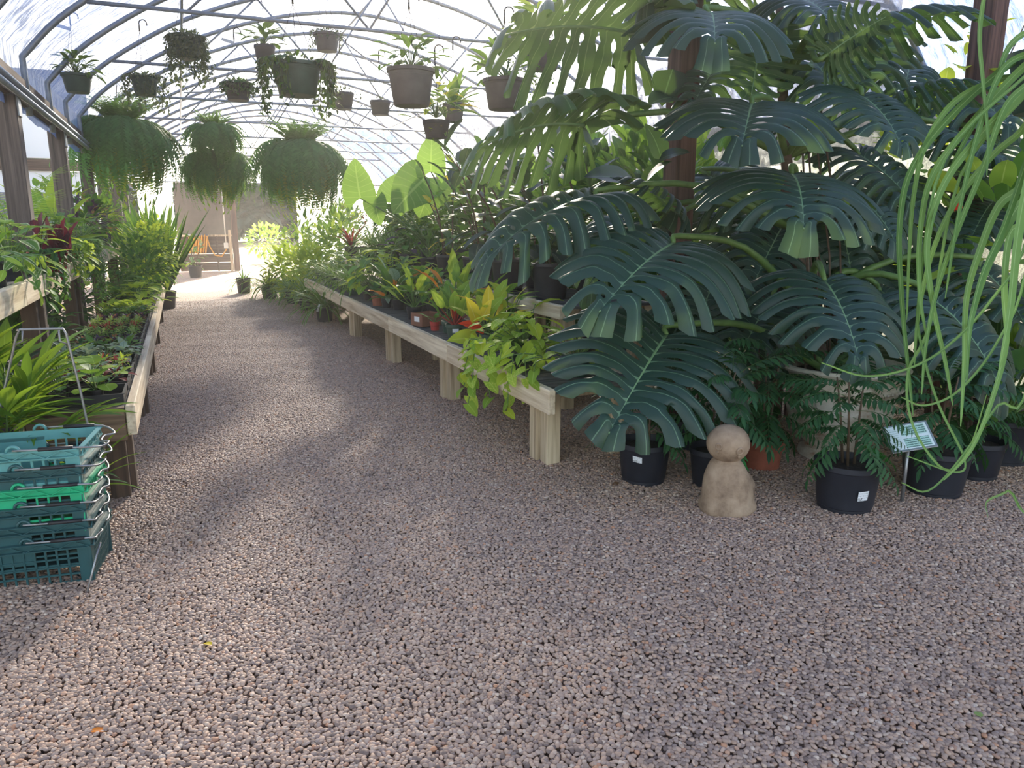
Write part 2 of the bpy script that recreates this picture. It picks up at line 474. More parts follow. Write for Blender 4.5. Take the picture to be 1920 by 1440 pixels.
# roof film: one wrinkled sheet over the hoops
def roof_film():
    pr = [(-1.035, 2.2), (-1.035, 2.45)] + [(p[0] + (-.03 if p[0] < 0 else 0), p[1] + .035) for p in prof] + [(5.835, 2.45), (5.835, 2.2)]
    ys = np.linspace(-1.2, 23.3, 180); V = []
    for y in ys:
        ph = ((y - 7.11) / 1.2) % 1.0; sag = -.022 * math.sin(PI * ph) ** 2
        for i, (x, z) in enumerate(pr):
            wv = .006 * math.sin(y * 9 + i * 1.7) + .005 * math.sin(y * 17 - i * 2.3)
            V.append((x, y, z + sag + wv + .006))
    n = len(pr)
    F = [(j * n + i, j * n + i + 1, (j + 1) * n + i + 1, (j + 1) * n + i) for j in range(len(ys) - 1) for i in range(n - 1)]
    return put('roof', fast_mesh('roof', V, F, None, M_FILM))
struct(roof_film(), 'wrinkled clear bluish plastic film over the arched roof', 'roof')

# left side: plate beam, pipes, posts
MB().bevel_box((0, 0, 0), (.07, 22.8, .2), .006).build('trim_1', M_BEAM, None, M=Vector((-1.03, 11.9, 2.36)))['kind'] = 'structure'
MB().bevel_box((0, 0, 0), (.07, 22.8, .2), .006).build('trim_2', M_BEAM, None, M=Vector((5.83, 11.9, 2.36)))['kind'] = 'structure'
for z, lab in ((2.31, 'upper steel pipe running along the wooden beam'), (2.255, 'lower steel pipe running along the wooden beam')):
    tag(MB().tube([(-.935, .6, z), (-.93, 22, z)], .021, 8).build('side_pipe', M_STEEL, None, True), lab, 'pipe', 'pipes along the side beam')
post_lab = ['weathered post nearest the camera under the side beam', 'second weathered post under the side beam', 'third weathered post behind the hanging fern',
            'fourth weathered post under the side beam', 'fifth weathered post under the side beam', 'sixth weathered post under the side beam']
for i, y in enumerate((6.45, 8.85, 11.25, 13.65, 16.05, 18.45)):
    p = MB().bevel_box((0, 0, 1.13), (.14, .15, 2.26), .006).build('timber_post', M_POST, None, M=Vector((-1.04, y, 0)))
    tag(p, post_lab[i], 'post', 'timber posts along the side')
    MB().box((.075, 0, 2.2), (.012, .11, .16)).build('post_bracket', M_STEEL, p)

# right side: timber posts
p = MB().bevel_box((0, 0, 1.9), (.15, .15, 3.8), .006).build('timber_post', M_POSTR, None, M=Vector((3.0, 4.18, 0)))
tag(p, 'tall reddish timber post beside the giant split-leaf plant', 'post')
p = MB().bevel_box((0, 0, 1.75), (.15, .15, 3.5), .006).build('timber_post', M_POSTR, None, M=Vector((5.0, 3.62, 0)))
tag(p, 'dark timber post behind the giant split-leaf plant', 'post')
bd = thing('support_trellis', 'rough brown boards propped behind the giant split-leaf plant', 'trellis', (3.95, 4.0, 0))
for k in range(5):
    MB().bevel_box((0, 0, .85), (.13, .025, 1.7), .003).build('board', M_POSTR, bd, M=Matrix.Translation((-.3 + k * .15, .02 * (k % 2), 0)))
for z in (.45, 1.35): MB().bevel_box((0, .04, z), (.8, .03, .08), .003).build('cross_rail', M_POSTR, bd)

# right wall: film curtain and shade cloth
def sheet(name, P0, P1, z0, z1, mat, nu=40, nv=14, wave=.02, sag=0.0):
    V = []
    for j in range(nv + 1):
        for i in range(nu + 1):
            u, v = i / nu, j / nv
            x = P0[0] + (P1[0] - P0[0]) * u; y = P0[1] + (P1[1] - P0[1]) * u
            d = wave * (math.sin(u * 31 + v * 2) + .6 * math.sin(u * 57 + v * 5))
            top = z1 - sag * math.sin(PI * u)
            V.append((x + d * .7, y + d * .5, z0 + (top - z0) * v))
    F = [(j * (nu + 1) + i, j * (nu + 1) + i + 1, (j + 1) * (nu + 1) + i + 1, (j + 1) * (nu + 1) + i) for j in range(nv) for i in range(nu)]
    return put(name, fast_mesh(name, V, F, None, mat))
struct(sheet('wall_right', (5.9, .6), (5.9, 23.2), 0.0, 2.4, M_SIDE, 120, 10), 'dull pale side wall behind the right benches', 'wall')
tag(sheet('shade_cloth', (5.1, 4.4), (5.1, 14.5), 1.9, 3.16, M_NET, 70, 10, .012, .1), 'pale shade cloth slung along the far side below the roof', 'shade cloth')

# far end wall
EW = 23.3
def quad_sheet(name, pts, mat):
    V = [(x, EW, z) for x, z in pts]
    me = bpy.data.meshes.new(name); me.from_pydata(V, [], [tuple(range(len(V)))]); me.materials.append(mat)
    return put(name, me)
gable = [(p[0], p[1]) for p in prof if True]
o = quad_sheet('wall_back', [(-1.0, 2.45)] + gable + [(5.8, 2.45)], M_FILMW)
struct(o, 'milky plastic gable film above the far doorway', 'wall')
o = quad_sheet('wall_far_side', [(-1.0, 0), (-1.0, 2.45), (-.12, 2.45), (-.12, 0)], M_FILMW); struct(o, 'milky plastic end wall beside the wooden panel', 'wall')
o = quad_sheet('wall_far_corner', [(3.2, 0), (3.2, 2.45), (5.8, 2.45), (5.8, 0)], M_FILMW); struct(o, 'milky plastic end wall behind the far bench plants', 'wall')
dp = thing('end_wall_panel', 'half wooden wall with grey screen above beside the far doorway', 'wall panel', (.62, EW - .06, 0))
for k in range(4):
    MB().bevel_box((0, 0, 0), (1.42, .03, .235), .004).build('board', M_PANEL, dp, M=Matrix.Translation((0, 0, .13 + k * .243)))
M_SCREEN = plain('grey_screen', (116, 108, 98), .9, 0, .08, 6)
MB().box((0, .01, 1.72), (1.42, .012, 1.44)).build('screen', M_SCREEN, dp)
MB().bevel_box((0, -.01, 1.0), (1.44, .05, .05), .004).build('rail', M_LEG, dp)
MB().bevel_box((.3, -.025, .5), (.05, .02, 1.0), .004).build('batten', M_PANEL, dp)
dpost = MB().bevel_box((0, 0, 1.35), (.16, .16, 2.7), .008).build('door_post', M_POSTR, None, M=Vector((1.42, EW - .05, 0)))
tag(dpost, 'reddish brown timber door post at the far end of the aisle', 'post')
st_ = MB().bevel_box((0, 0, .58), (.07, .05, 1.16), .004).build('stub_post', M_LEG, None, M=Vector((1.27, EW - .22, 0)))
tag(st_, 'short pale stub post in front of the dark door post', 'post')
cdt = thing('electrical_conduit', 'white conduit pipe and outlet box on the far panel', 'conduit', (1.16, EW - .12, 0))
MB().tube([(0, 0, .75), (0, 0, 2.7)], .016, 8).build('pipe', M_PVC, cdt, True)
MB().bevel_box((0, 0, .72), (.12, .06, .16), .01).build('outlet_box', M_PVC, cdt)
hs = thing('hose_reel', 'orange garden hose hung in loops on the far panel', 'hose', (.42, EW - .16, 0))
pts = []
for k in range(7 * 16 + 1):
    a = 2 * PI * k / 16; t = k / (7 * 16)
    pts.append((-.24 + .48 * t + .02 * math.cos(a), .05 * math.sin(a) * .6, 1.0 - .24 * (1 - math.cos(a)) - .03 * math.sin(k * .7)))
MB().tube(pts, .02, 6).build('coil', M_HOSE, hs, True)
MB().tube([(.24, 0, 1.0), (.3, -.02, .7), (.42, -.03, .45), (.6, -.03, .42), (.74, 0, .62)], .018, 6).build('tail', M_HOSE, hs, True)
MB().tube([(-.26, .04, 1.02), (.28, .04, 1.02)], .014, 6).build('hanger', M_STEEL, hs, True)
for z, lab in ((2.46, 'lower steel rail across the far gable'), (3.1, 'upper steel rail across the far gable')):
    tag(MB().tube([(-.95 if z < 3 else -.4, EW - .05, z), (5.75 if z < 3 else 5.2, EW - .05, z)], .02, 6).build('gable_rail', M_STEEL, None, True), lab, 'rail')

# ---------------------------------------------------------------- benches
def bench(label, x_edge, x_back, y0, y1, z, joints, legs, fh=.14, fascia=M_FASC, leg=M_LEG, legx=None, endcap=False, slatw=.085, skipx=None, side=1):
    t = thing('plant_bench', label, 'bench')
    ys = [y0] + joints + [y1]
    for a, b in zip(ys[:-1], ys[1:]):
        MB().bevel_box((0, 0, 0), (.042, b - a - .004, fh), .004).build('fascia_board', fascia, t, M=Matrix.Translation((x_edge, (a + b) / 2, z - fh / 2 + .008)))
    MB().bevel_box((0, 0, 0), (.042, y1 - y0, fh), .004).build('back_rail', fascia, t, M=Matrix.Translation((x_back, (y0 + y1) / 2, z - fh / 2 - .006)))
    xa, xb = sorted((x_edge + (.024 * side), x_back - .024 * side))
    sm = MB().box((0, 0, 0), (xb - xa, slatw, .018)).mesh('deck_slat', M_SLAT)
    y = y0 + slatw / 2 + .01; n = 0; far = MB()
    while y < y1 - slatw / 2:
        if side < 0 and z > 1 and any(abs(y - q) < .13 for q in (6.45, 8.85, 11.25)):
            y += slatw + .014; continue
        if n < 90: put('deck_slat', sm, t, ((xa + xb) / 2, y, z - .012))
        else: far.box(((xa + xb) / 2, y, z - .012), (xb - xa, slatw, .018))
        n += 1; y += slatw + .014
    if far.v: far.build('deck_slats', M_SLAT, t, kind='stuff')
    lx = legx if legx is not None else x_edge + .07 * side
    h = z - .03
    lm = MB().bevel_box((0, 0, h / 2), (.09, .09, h), .005).mesh('leg', leg); l2 = MB().bevel_box((0, 0, h / 2), (.036, .09, h), .004).mesh('leg', leg)
    for yy in legs:
        put('leg', lm, t, (lx + .02 * side, yy, 0)); put('leg', l2, t, (lx - .032 * side + 0, yy + .1, 0)); put('leg', lm, t, (x_back - .08 * side, yy, 0))
        MB().bevel_box((0, 0, 0), (abs(x_back - x_edge) - .06, .04, .09), .004).build('joist', leg, t, M=Matrix.Translation(((x_edge + x_back) / 2, yy + .06, z - .075)))
    if endcap:
        MB().bevel_box((0, 0, 0), (abs(x_back - x_edge) - .05, .04, fh + .02), .004).build('end_board', M_FASCX, t, M=Matrix.Translation(((x_edge + x_back) / 2, y0 + .03, z - fh / 2 - .01)))
    return t
bench('long low bench of pale boards with pothos trailing over its edge', 1.77, 2.40, 3.52, 12.4, .5, [5.25, 7.0, 9.29], [3.78, 5.51, 7.28, 9.1, 10.9, 12.2], legx=1.87)
bench('raised back bench of pale boards holding big black nursery pots', 2.46, 3.25, 4.75, 12.6, .80, [7.4, 10.0], [4.9, 6.6, 8.4, 10.2, 12.0], fh=.1, legx=2.56)
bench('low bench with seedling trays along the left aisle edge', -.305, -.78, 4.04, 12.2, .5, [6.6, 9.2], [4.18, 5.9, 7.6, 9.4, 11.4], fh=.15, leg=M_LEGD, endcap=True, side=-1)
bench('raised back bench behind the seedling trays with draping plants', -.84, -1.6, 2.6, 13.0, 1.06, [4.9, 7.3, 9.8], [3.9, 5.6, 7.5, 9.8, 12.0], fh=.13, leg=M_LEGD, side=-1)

# ---------------------------------------------------------------- leaves
def pf(kind):
    return {
        'strap': lambda t: np.minimum(1, .35 + t * 5) * np.clip(1 - t, 0, 1) ** .55,
        'lance': lambda t: np.sin(PI * np.clip(t, 0, 1) ** .8) ** 1.1,
        'oval': lambda t: np.sqrt(np.clip(np.sin(PI * np.clip(t * .97 + .015, 0, 1)), 0, 1)) * (1 - .12 * t),
        'ovate': lambda t: np.clip(np.sin(PI * np.clip(t, 0, 1) ** .62), 0, 1) ** .8,
        'heart': lambda t: np.clip(np.sin(PI * np.clip(t * .93 + .07, 0, 1) ** .55), 0, 1) ** .72,
        'round': lambda t: np.sqrt(np.clip(1 - (2 * t - 1) ** 2, 0, 1)),
        'needle': lambda t: np.clip(1 - t, 0, 1) ** .4,
    }[kind]
def blade(kind, L=1.0, W=.4, nl=8, nw=2, droop=.6, fold=.25, wave=0.0, wn=4, cord=0.0, twist=0.0, lobes=0.0):
    """one leaf from its base along +Y; returns V, F, UV"""
    t = np.linspace(0, 1, nl + 1); th = -droop * t
    ds = L / nl
    cy = np.concatenate([[0], np.cumsum(np.cos((th[1:] + th[:-1]) / 2) * ds)]); cz = np.concatenate([[0], np.cumsum(np.sin((th[1:] + th[:-1]) / 2) * ds)])
    s = np.linspace(-1, 1, 2 * (nw // 2) + 1 if nw > 1 else 2) if nw > 1 else np.array([-1., 1.])
    hw = W / 2 * pf(kind)(t)
    if lobes: hw = hw * (1 - lobes * np.abs(np.sin(t * PI * 5)))
    T, Sg = np.meshgrid(t, s, indexing='ij'); H = hw[:, None]
    x = Sg * H * math.cos(fold); up = np.abs(Sg) * H * math.sin(fold) + wave * W * np.sin(T * wn * 2 * PI + Sg * 1.0) * np.abs(Sg) * np.minimum(1, T * 4)
    y = cy[:, None] - np.sin(th)[:, None] * up; z = cz[:, None] + np.cos(th)[:, None] * up
    if cord: y = y - cord * L * np.abs(Sg) ** 1.5 * np.clip(1 - T * 1.6, 0, 1) ** 2
    if twist:
        a = twist * T; x, z = x * np.cos(a) - (z - cz[:, None]) * np.sin(a), cz[:, None] + x * np.sin(a) + (z - cz[:, None]) * np.cos(a)
    V = np.stack([x, y, z], -1).reshape(-1, 3); UV = np.stack([Sg * .5 + .5, T], -1).reshape(-1, 2)
    m = len(s)
    F = np.array([(i * m + j, i * m + j + 1, (i + 1) * m + j + 1, (i + 1) * m + j) for i in range(nl) for j in range(m - 1)], np.int32)
    return V, F, UV

class Fol:
    """joined small foliage (all quads)"""
    def __init__(self): self.V = []; self.F = []; self.U = []; self.n = 0
    def add(self, leaf, M):
        V, F, U = leaf; m = np.array(M)
        self.V.append(V @ m[:3, :3].T + m[:3, 3]); self.F.append(F + self.n); self.U.append(U); self.n += len(V)
    def stick(self, a, b, r=.003):
        a, b = np.array(a, float), np.array(b, float); d = b - a; d /= max(1e-6, np.linalg.norm(d))
        o = np.cross(d, (.3, .5, .8)); o /= np.linalg.norm(o); q = np.cross(d, o)
        ring = [o, q, -o, -q]
        V = np.array([a + v * r for v in ring] + [b + v * r for v in ring])
        F = np.array([(k, (k + 1) % 4, 4 + (k + 1) % 4, 4 + k) for k in range(4)], np.int32) + self.n
        self.V.append(V); self.F.append(F); self.U.append(np.full((8, 2), .5)); self.n += 8
    def mesh(self, name, mat):
        return fast_mesh(name, np.concatenate(self.V), np.concatenate(self.F), np.concatenate(self.U), mat)

R = random.Random(11)
def leaf_set(name, mat, n=3, **kw):
    """a few variants of one leaf as shared mesh data + raw arrays"""
    out = []
    for i in range(n):
        k = dict(kw); k['droop'] = kw.get('droop', .6) * R.uniform(.55, 1.4); k['fold'] = kw.get('fold', .25) * R.uniform(.6, 1.3); k['W'] = kw.get('W', .4) * R.uniform(.88, 1.12)
        out.append(blade(**k))
    return {'raw': out, 'mesh': [fast_mesh(name, *l, mat) for l in out], 'mat': mat, 'name': name}

# colour families
LM = {}
def lm(name, *a, **k): LM[name] = leafmat(name, *a, **k); return LM[name]
lm('monstera', (36, 60, 55), (48, 75, 66), vein=(108, 138, 108), trans=(140, 186, 66), tfac=.22, rough=.4, rib=.03, spec=.42)
lm('monstera_backlit', (70, 98, 66), (84, 114, 74), vein=(128, 152, 104), trans=(132, 164, 76), tfac=.26, rough=.36, rib=.03)  # paler greens painted in for split leaves with light behind them
lm('rubber', (46, 66, 56), (62, 84, 68), vein=(112, 128, 96), trans=(110, 152, 64), tfac=.18, rough=.4, spec=.4)
lm('mid', (70, 114, 56), (98, 144, 68), vein=(128, 164, 92), trans=(170, 210, 70))
lm('deep', (46, 84, 50), (68, 108, 60), vein=(92, 128, 74), trans=(130, 180, 60), tfac=.28)
lm('bright', (120, 160, 58), (158, 188, 72), vein=(186, 208, 110), trans=(214, 230, 84), tfac=.4)
lm('lime', (158, 186, 54), (192, 208, 70), vein=(210, 222, 120), trans=(226, 236, 80), tfac=.42)
lm('pothos', (132, 178, 56), (176, 204, 76), vein=(196, 218, 110), trans=(216, 232, 90), tfac=.36, blotch=(210, 214, 110), bscale=6)
lm('yellow', (214, 196, 52), (232, 206, 70), vein=(236, 222, 130), trans=(246, 226, 80), tfac=.4, rough=.35)
lm('orange', (226, 128, 50), (236, 150, 64), vein=(240, 190, 110), trans=(250, 160, 60), tfac=.4, rough=.35)
lm('red', (206, 58, 40), (226, 76, 46), vein=(120, 24, 24), trans=(250, 80, 50), tfac=.38, rough=.35)
lm('begonia', (54, 34, 42), (72, 42, 48), vein=(120, 40, 46), trans=(150, 30, 44), tfac=.25, under=(120, 26, 40), blotch=(150, 140, 142), bscale=22, bth=.62)
lm('maroon', (92, 38, 44), (120, 52, 52), vein=(150, 80, 70), trans=(200, 60, 50))
lm('silver', (122, 148, 132), (160, 178, 160), vein=(70, 104, 78), trans=(170, 200, 140), veins=7, vs=.7)
lm('variegated', (66, 108, 58), (92, 134, 70), vein=(220, 226, 190), trans=(180, 210, 100), edge=(222, 222, 180))
lm('spider', (82, 124, 62), (104, 146, 78), vein=(214, 222, 176), trans=(176, 212, 96), rib=.09)
lm('strap', (52, 92, 46), (84, 126, 54), vein=(104, 142, 70), trans=(170, 208, 60), tfac=.36, rough=.36)
lm('palm', (66, 108, 44), (110, 150, 54), vein=(138, 170, 80), trans=(190, 218, 60), tfac=.42, rough=.36)
lm('fern', (62, 116, 64), (86, 146, 76), trans=(160, 194, 78), tfac=.4, rough=.6)
lm('fernlime', (104, 136, 54), (140, 164, 66), trans=(180, 200, 72), tfac=.34, rough=.6)
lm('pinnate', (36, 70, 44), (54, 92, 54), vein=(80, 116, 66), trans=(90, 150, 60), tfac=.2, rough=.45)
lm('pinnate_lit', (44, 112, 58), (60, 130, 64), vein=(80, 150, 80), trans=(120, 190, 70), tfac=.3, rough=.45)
lm('purple', (62, 56, 70), (84, 74, 88), vein=(100, 90, 100), trans=(140, 90, 120), tfac=.2)
lm('grey', (118, 140, 118), (146, 162, 136), trans=(180, 200, 150), rough=.6)
lm('hoya', (54, 86, 50), (84, 116, 62), vein=(110, 140, 80), trans=(150, 190, 70), tfac=.25, rough=.35)
lm('trail', (66, 82, 66), (96, 108, 82), trans=(150, 170, 100), tfac=.25, rough=.5)
lm('grass', (82, 120, 62), (116, 152, 80), vein=(150, 180, 112), trans=(146, 184, 80), tfac=.2, rough=.4, rib=.05)
lm('alocasia', (96, 142, 66), (124, 166, 80), vein=(168, 196, 110), trans=(176, 212, 90), tfac=.45, veins=8, vs=.5)
lm('redtrim', (88, 128, 56), (132, 158, 66), vein=(206, 90, 60), trans=(210, 200, 80), tfac=.38, veins=6, vs=.35)
lm('sedum', (128, 154, 88), (166, 184, 108), trans=(180, 200, 110), rough=.6)
lm('sedumred', (132, 58, 54), (160, 80, 66), trans=(220, 100, 80), rough=.6)
lm('brownleaf', (122, 92, 66), (168, 132, 90), trans=(200, 150, 90), rough=.7)

LS = {
    'oval': dict(kind='oval', L=1, W=.48, nl=7, nw=4, droop=.5, fold=.22),
    'rubber': dict(kind='oval', L=1, W=.46, nl=8, nw=4, droop=.55, fold=.28),
    'ovate': dict(kind='ovate', L=1, W=.5, nl=7, nw=4, droop=.6, fold=.22, wave=.02),
    'heart': dict(kind='heart', L=1, W=.78, nl=7, nw=4, droop=.6, fold=.2, cord=.22),
    'bigheart': dict(kind='heart', L=1, W=.92, nl=10, nw=6, droop=.5, fold=.12, cord=.28, wave=.02, wn=6),
    'lance': dict(kind='lance', L=1, W=.24, nl=7, nw=2, droop=.7, fold=.3),
    'saw': dict(kind='lance', L=1, W=.34, nl=20, nw=4, droop=.5, fold=.25, lobes=.22, wave=.02),
    'strap': dict(kind='strap', L=1, W=.07, nl=9, nw=2, droop=1.3, fold=.35),
    'wide': dict(kind='strap', L=1, W=.11, nl=9, nw=2, droop=.9, fold=.4),
    'thin': dict(kind='strap', L=1, W=.035, nl=8, nw=2, droop=1.6, fold=.3),
    'round': dict(kind='round', L=1, W=.95, nl=6, nw=4, droop=.35, fold=.12),
    'small': dict(kind='ovate', L=1, W=.55, nl=3, nw=2, droop=.4, fold=.3),
    'sword': dict(kind='strap', L=1, W=.1, nl=7, nw=2, droop=.15, fold=.5),
    'begonia': dict(kind='ovate', L=1, W=.42, nl=9, nw=4, droop=.35, fold=.3, wave=.03, wn=3),
}
_ls = {}
def leaves(shape, colour):
    k = (shape, colour)
    if k not in _ls: _ls[k] = leaf_set('leaf', LM[colour], 3, **LS[shape])
    return _ls[k]

# ---------------------------------------------------------------- pots
_pots = {}
def pot_mesh(kind, r, h):
    k = (kind, round(r, 3), round(h, 3))
    if k in _pots: return _pots[k]
    b = MB(); rb = r * .82
    if kind == 'nursery':
        pr = [(rb * .97, .0), (rb, .012), (rb, .03), (rb * 1.03, .034), (r * .98, h - .035), (r * 1.0, h - .03), (r * 1.03, h - .026), (r * 1.03, h), (r * .985, h), (r * .95, h - .05), (rb * .9, h * .5)]
        mat = M_BLACK
    elif kind in ('green', 'grey'):
        pr = [(rb * .9, 0), (rb * .95, .01), (r * .95, h * .8), (r * .97, h * .8), (r * .98, h - .025), (r * 1.05, h - .022), (r * 1.06, h), (r * 1.0, h), (r * .95, h - .03), (rb * .8, h * .5)]
        mat = M_GREENPOT if kind == 'green' else M_GREYPOT
    else:
        pr = [(rb, 0), (r * .93, h * .75), (r * 1.04, h * .76), (r * 1.04, h), (r * .95, h), (r * .9, h - .03), (rb * .8, h * .5)]
        mat = {'terra': M_TERRA, 'red': M_REDPOT}[kind]
    b.lathe(pr, 28)
    me = auto_smooth(b.mesh('pot', mat), 35)
    sm = MB().lathe([(r * .94, h - .035), (r * .6, h - .022), (0.0001, h - .018)], 18).mesh('soil', M_SOIL, True)
    _pots[k] = (me, sm); return _pots[k]
def add_pot(t, kind, r, h, z=0):
    me, sm = pot_mesh(kind, r, h)
    p = put('pot', me, t, (0, 0, z)); put('soil', sm, p); return p
def print_material():
    m, nt, N, L, B = nmat('sticker_print')
    tc = N.new('ShaderNodeTexCoord'); sp = N.new('ShaderNodeSeparateXYZ'); L.new(tc.outputs['UV'], sp.inputs[0])
    row = mathn(nt, 'GREATER_THAN', mathn(nt, 'SINE', mathn(nt, 'MULTIPLY', sp.outputs[1], 26)), .35)
    n = noise(nt, 1.0, 1, None); mp = N.new('ShaderNodeMapping'); mp.inputs['Scale'].default_value = (26, 5, 1); L.new(tc.outputs['UV'], mp.inputs[0]); L.new(mp.outputs[0], n.inputs['Vector'])
    gl = mathn(nt, 'GREATER_THAN', n.outputs[0], .5)
    low = mathn(nt, 'LESS_THAN', sp.outputs[1], .3); bar = mathn(nt, 'MULTIPLY', low, mathn(nt, 'LESS_THAN', sp.outputs[0], .45))
    ink = mathn(nt, 'MULTIPLY', mathn(nt, 'MULTIPLY', row, gl), .55); ink = mathn(nt, 'MAXIMUM', ink, mathn(nt, 'MULTIPLY', mathn(nt, 'MULTIPLY', bar, gl), .9))
    L.new(mixc(nt, ink, lin((228, 230, 232)), lin((60, 60, 66))), B.inputs['Base Color']); B.inputs['Roughness'].default_value = .5
    return m
M_PRINT = print_material()
def sticker(t, r, z, az, w=.06, h=.04, tilt=.0, cone=0.0):
    """printed price sticker bent round a pot wall"""
    n = 6; V = []; U = []
    for j in range(2):
        for i in range(n + 1):
            u = i / n - .5; zz = z + (j - .5) * h + u * w * tilt
            a = az + u * w / r; rr_ = r + cone * (zz - z)
            V.append((math.cos(a) * rr_, math.sin(a) * rr_, zz)); U.append((i / n, j))
    F = [(i, i + 1, n + 2 + i, n + 1 + i) for i in range(n)]
    put('price_sticker', fast_mesh('price_sticker', V, F, U, M_PRINT, False), t)

# ---------------------------------------------------------------- plant shapes: lists of leaf matrices in the plant's own frame
def rosette(n, L, z, el=(20, 80), r0=.02, seed=0, ju=.25):
    q = random.Random(seed); out = []
    for i in range(n):
        az = i * 2.399 + q.uniform(-.3, .3); e = math.radians(el[0] + (el[1] - el[0]) * ((i + .5) / n) + q.uniform(-6, 6))
        d = Vector((math.cos(az) * math.cos(e), math.sin(az) * math.cos(e), math.sin(e)))
        l = L * q.uniform(.72, 1.12)
        out.append((orient((math.cos(az) * r0, math.sin(az) * r0, z), d, (0, 0, 1) if e < 1.3 else (-d.x, -d.y, 1), l), None))
    return out
def petioled(n, L, P, z, el=(25, 85), tip=-10, seed=0, fall=.3):
    """leaves on stalks from one crown"""
    q = random.Random(seed); out = []
    for i in range(n):
        az = i * 2.399 + q.uniform(-.35, .35); e = math.radians(el[0] + (el[1] - el[0]) * ((i + .5) / n) + q.uniform(-8, 8))
        d = Vector((math.cos(az) * math.cos(e), math.sin(az) * math.cos(e), math.sin(e))); pl = P * q.uniform(.6, 1.15)
        p = Vector((0, 0, z)) + d * pl; te = math.radians(tip + q.uniform(-22, 25) + math.degrees(e) * fall)
        ld = Vector((math.cos(az) * math.cos(te), math.sin(az) * math.cos(te), math.sin(te)))
        out.append((orient(p, ld, (0, 0, 1), L * q.uniform(.7, 1.12)), (Vector((0, 0, z)), p)))
    return out
def bushy(n, L, rx, rz, zc, seed=0, inner=.45, up=.3):
    """leaves through an ellipsoid, pointing outward"""
    q = random.Random(seed); out = []
    for i in range(n):
        while True:
            v = Vector((q.uniform(-1, 1), q.uniform(-1, 1), q.uniform(-1, 1)))
            if inner < v.length < 1: break
        p = Vector((v.x * rx, v.y * rx, zc + v.z * rz)); d = v.normalized() + Vector((q.uniform(-.5, .5), q.uniform(-.5, .5), up + q.uniform(-.5, .3)))
        out.append((orient(p - d.normalized() * L * .3, d, (0, 0, 1), L * q.uniform(.6, 1.15)), None))
    return out
def stemmed(n, L, h, z, seed=0, el=(0, 55), lean=(0, 0)):
    """alternate leaves up one stem, as a rubber plant"""
    q = random.Random(seed); out = []
    for i in range(n):
        t = (i + .5) / n; az = i * 2.3 + q.uniform(-.4, .4); e = math.radians(el[0] + (el[1] - el[0]) * t + q.uniform(-12, 12))
        p = Vector((lean[0] * t * t, lean[1] * t * t, z + h * t)); d = Vector((math.cos(az) * math.cos(e), math.sin(az) * math.cos(e), math.sin(e)))
        out.append((orient(p + d * .03, d, (0, 0, 1), L * q.uniform(.75, 1.1) * (1 - .25 * t)), (p, p + d * .035)))
    return out
def trailing(n, L, r, z, drop, seed=0, step=.05, az=(0, 2 * PI), out_=.06):
    """strands spilling over a rim; leaves along each strand"""
    q = random.Random(seed); out = []
    for i in range(n):
        a = az[0] + (az[1] - az[0]) * (i + q.random()) / n; dl = drop * q.uniform(.35, 1.0); p = Vector((math.cos(a) * r * .6, math.sin(a) * r * .6, z)); s = 0
        pts = [p.copy()]
        steps = max(3, int((dl + r * .5) / step))
        for k in range(steps):
            t = k / steps
            if k < 3: p = p + Vector((math.cos(a) * (r * .4 + out_) / 3, math.sin(a) * (r * .4 + out_) / 3, .012 * (1.5 - k)))
            else: p = p + Vector((q.uniform(-.012, .012), q.uniform(-.012, .012), -step))
            pts.append(p.copy())
            b = q.uniform(0, 2 * PI); d = Vector((math.cos(b) * .8 + math.cos(a) * .5, math.sin(b) * .8 + math.sin(a) * .5, -.45 + q.uniform(-.3, .3)))
            out.append((orient(p, d, (math.cos(a) * .6, math.sin(a) * .6, 1), L * q.uniform(.65, 1.15)), (pts[-2], p.copy())))
    return out

def plant(name, label, cat, loc, mats_, pot=None, sets=(), rz=0.0, group=None, joined=False, stems=M_STEM, sr=.004, tilt=None, parts_name='leaf'):
    """mats_: list of leaf placements; sets: leaf sets to draw from, by weight order; joined: one foliage mesh"""
    t = thing(name, label, cat, loc, rz, group)
    if pot: add_pot(t, *pot)
    q = random.Random(hash(label) % 100000 if False else sum(map(ord, label)))
    sb = MB()
    if joined:
        fol = {}
        for M, st in mats_:
            ls = q.choice(sets); f = fol.setdefault(ls['mat'].name, (Fol(), ls['mat']))[0]
            f.add(q.choice(ls['raw']), M)
            if st: f.stick(st[0], st[1], sr)
        for k, (f, m) in fol.items(): put('foliage', f.mesh('foliage', m), t, kind='stuff')
    else:
        for M, st in mats_:
            ls = q.choice(sets); put(parts_name, q.choice(ls['mesh']), t, M)
            if st:
                a, b = Vector(st[0]), Vector(st[1]); mid = (a + b) / 2 + Vector((0, 0, .02 * (b - a).length))
                sb.tube([a, mid, b], [sr * 1.3, sr, sr * .8], 5, cap=False)
        if sb.v: sb.build('stems', stems, t, True)
    return t

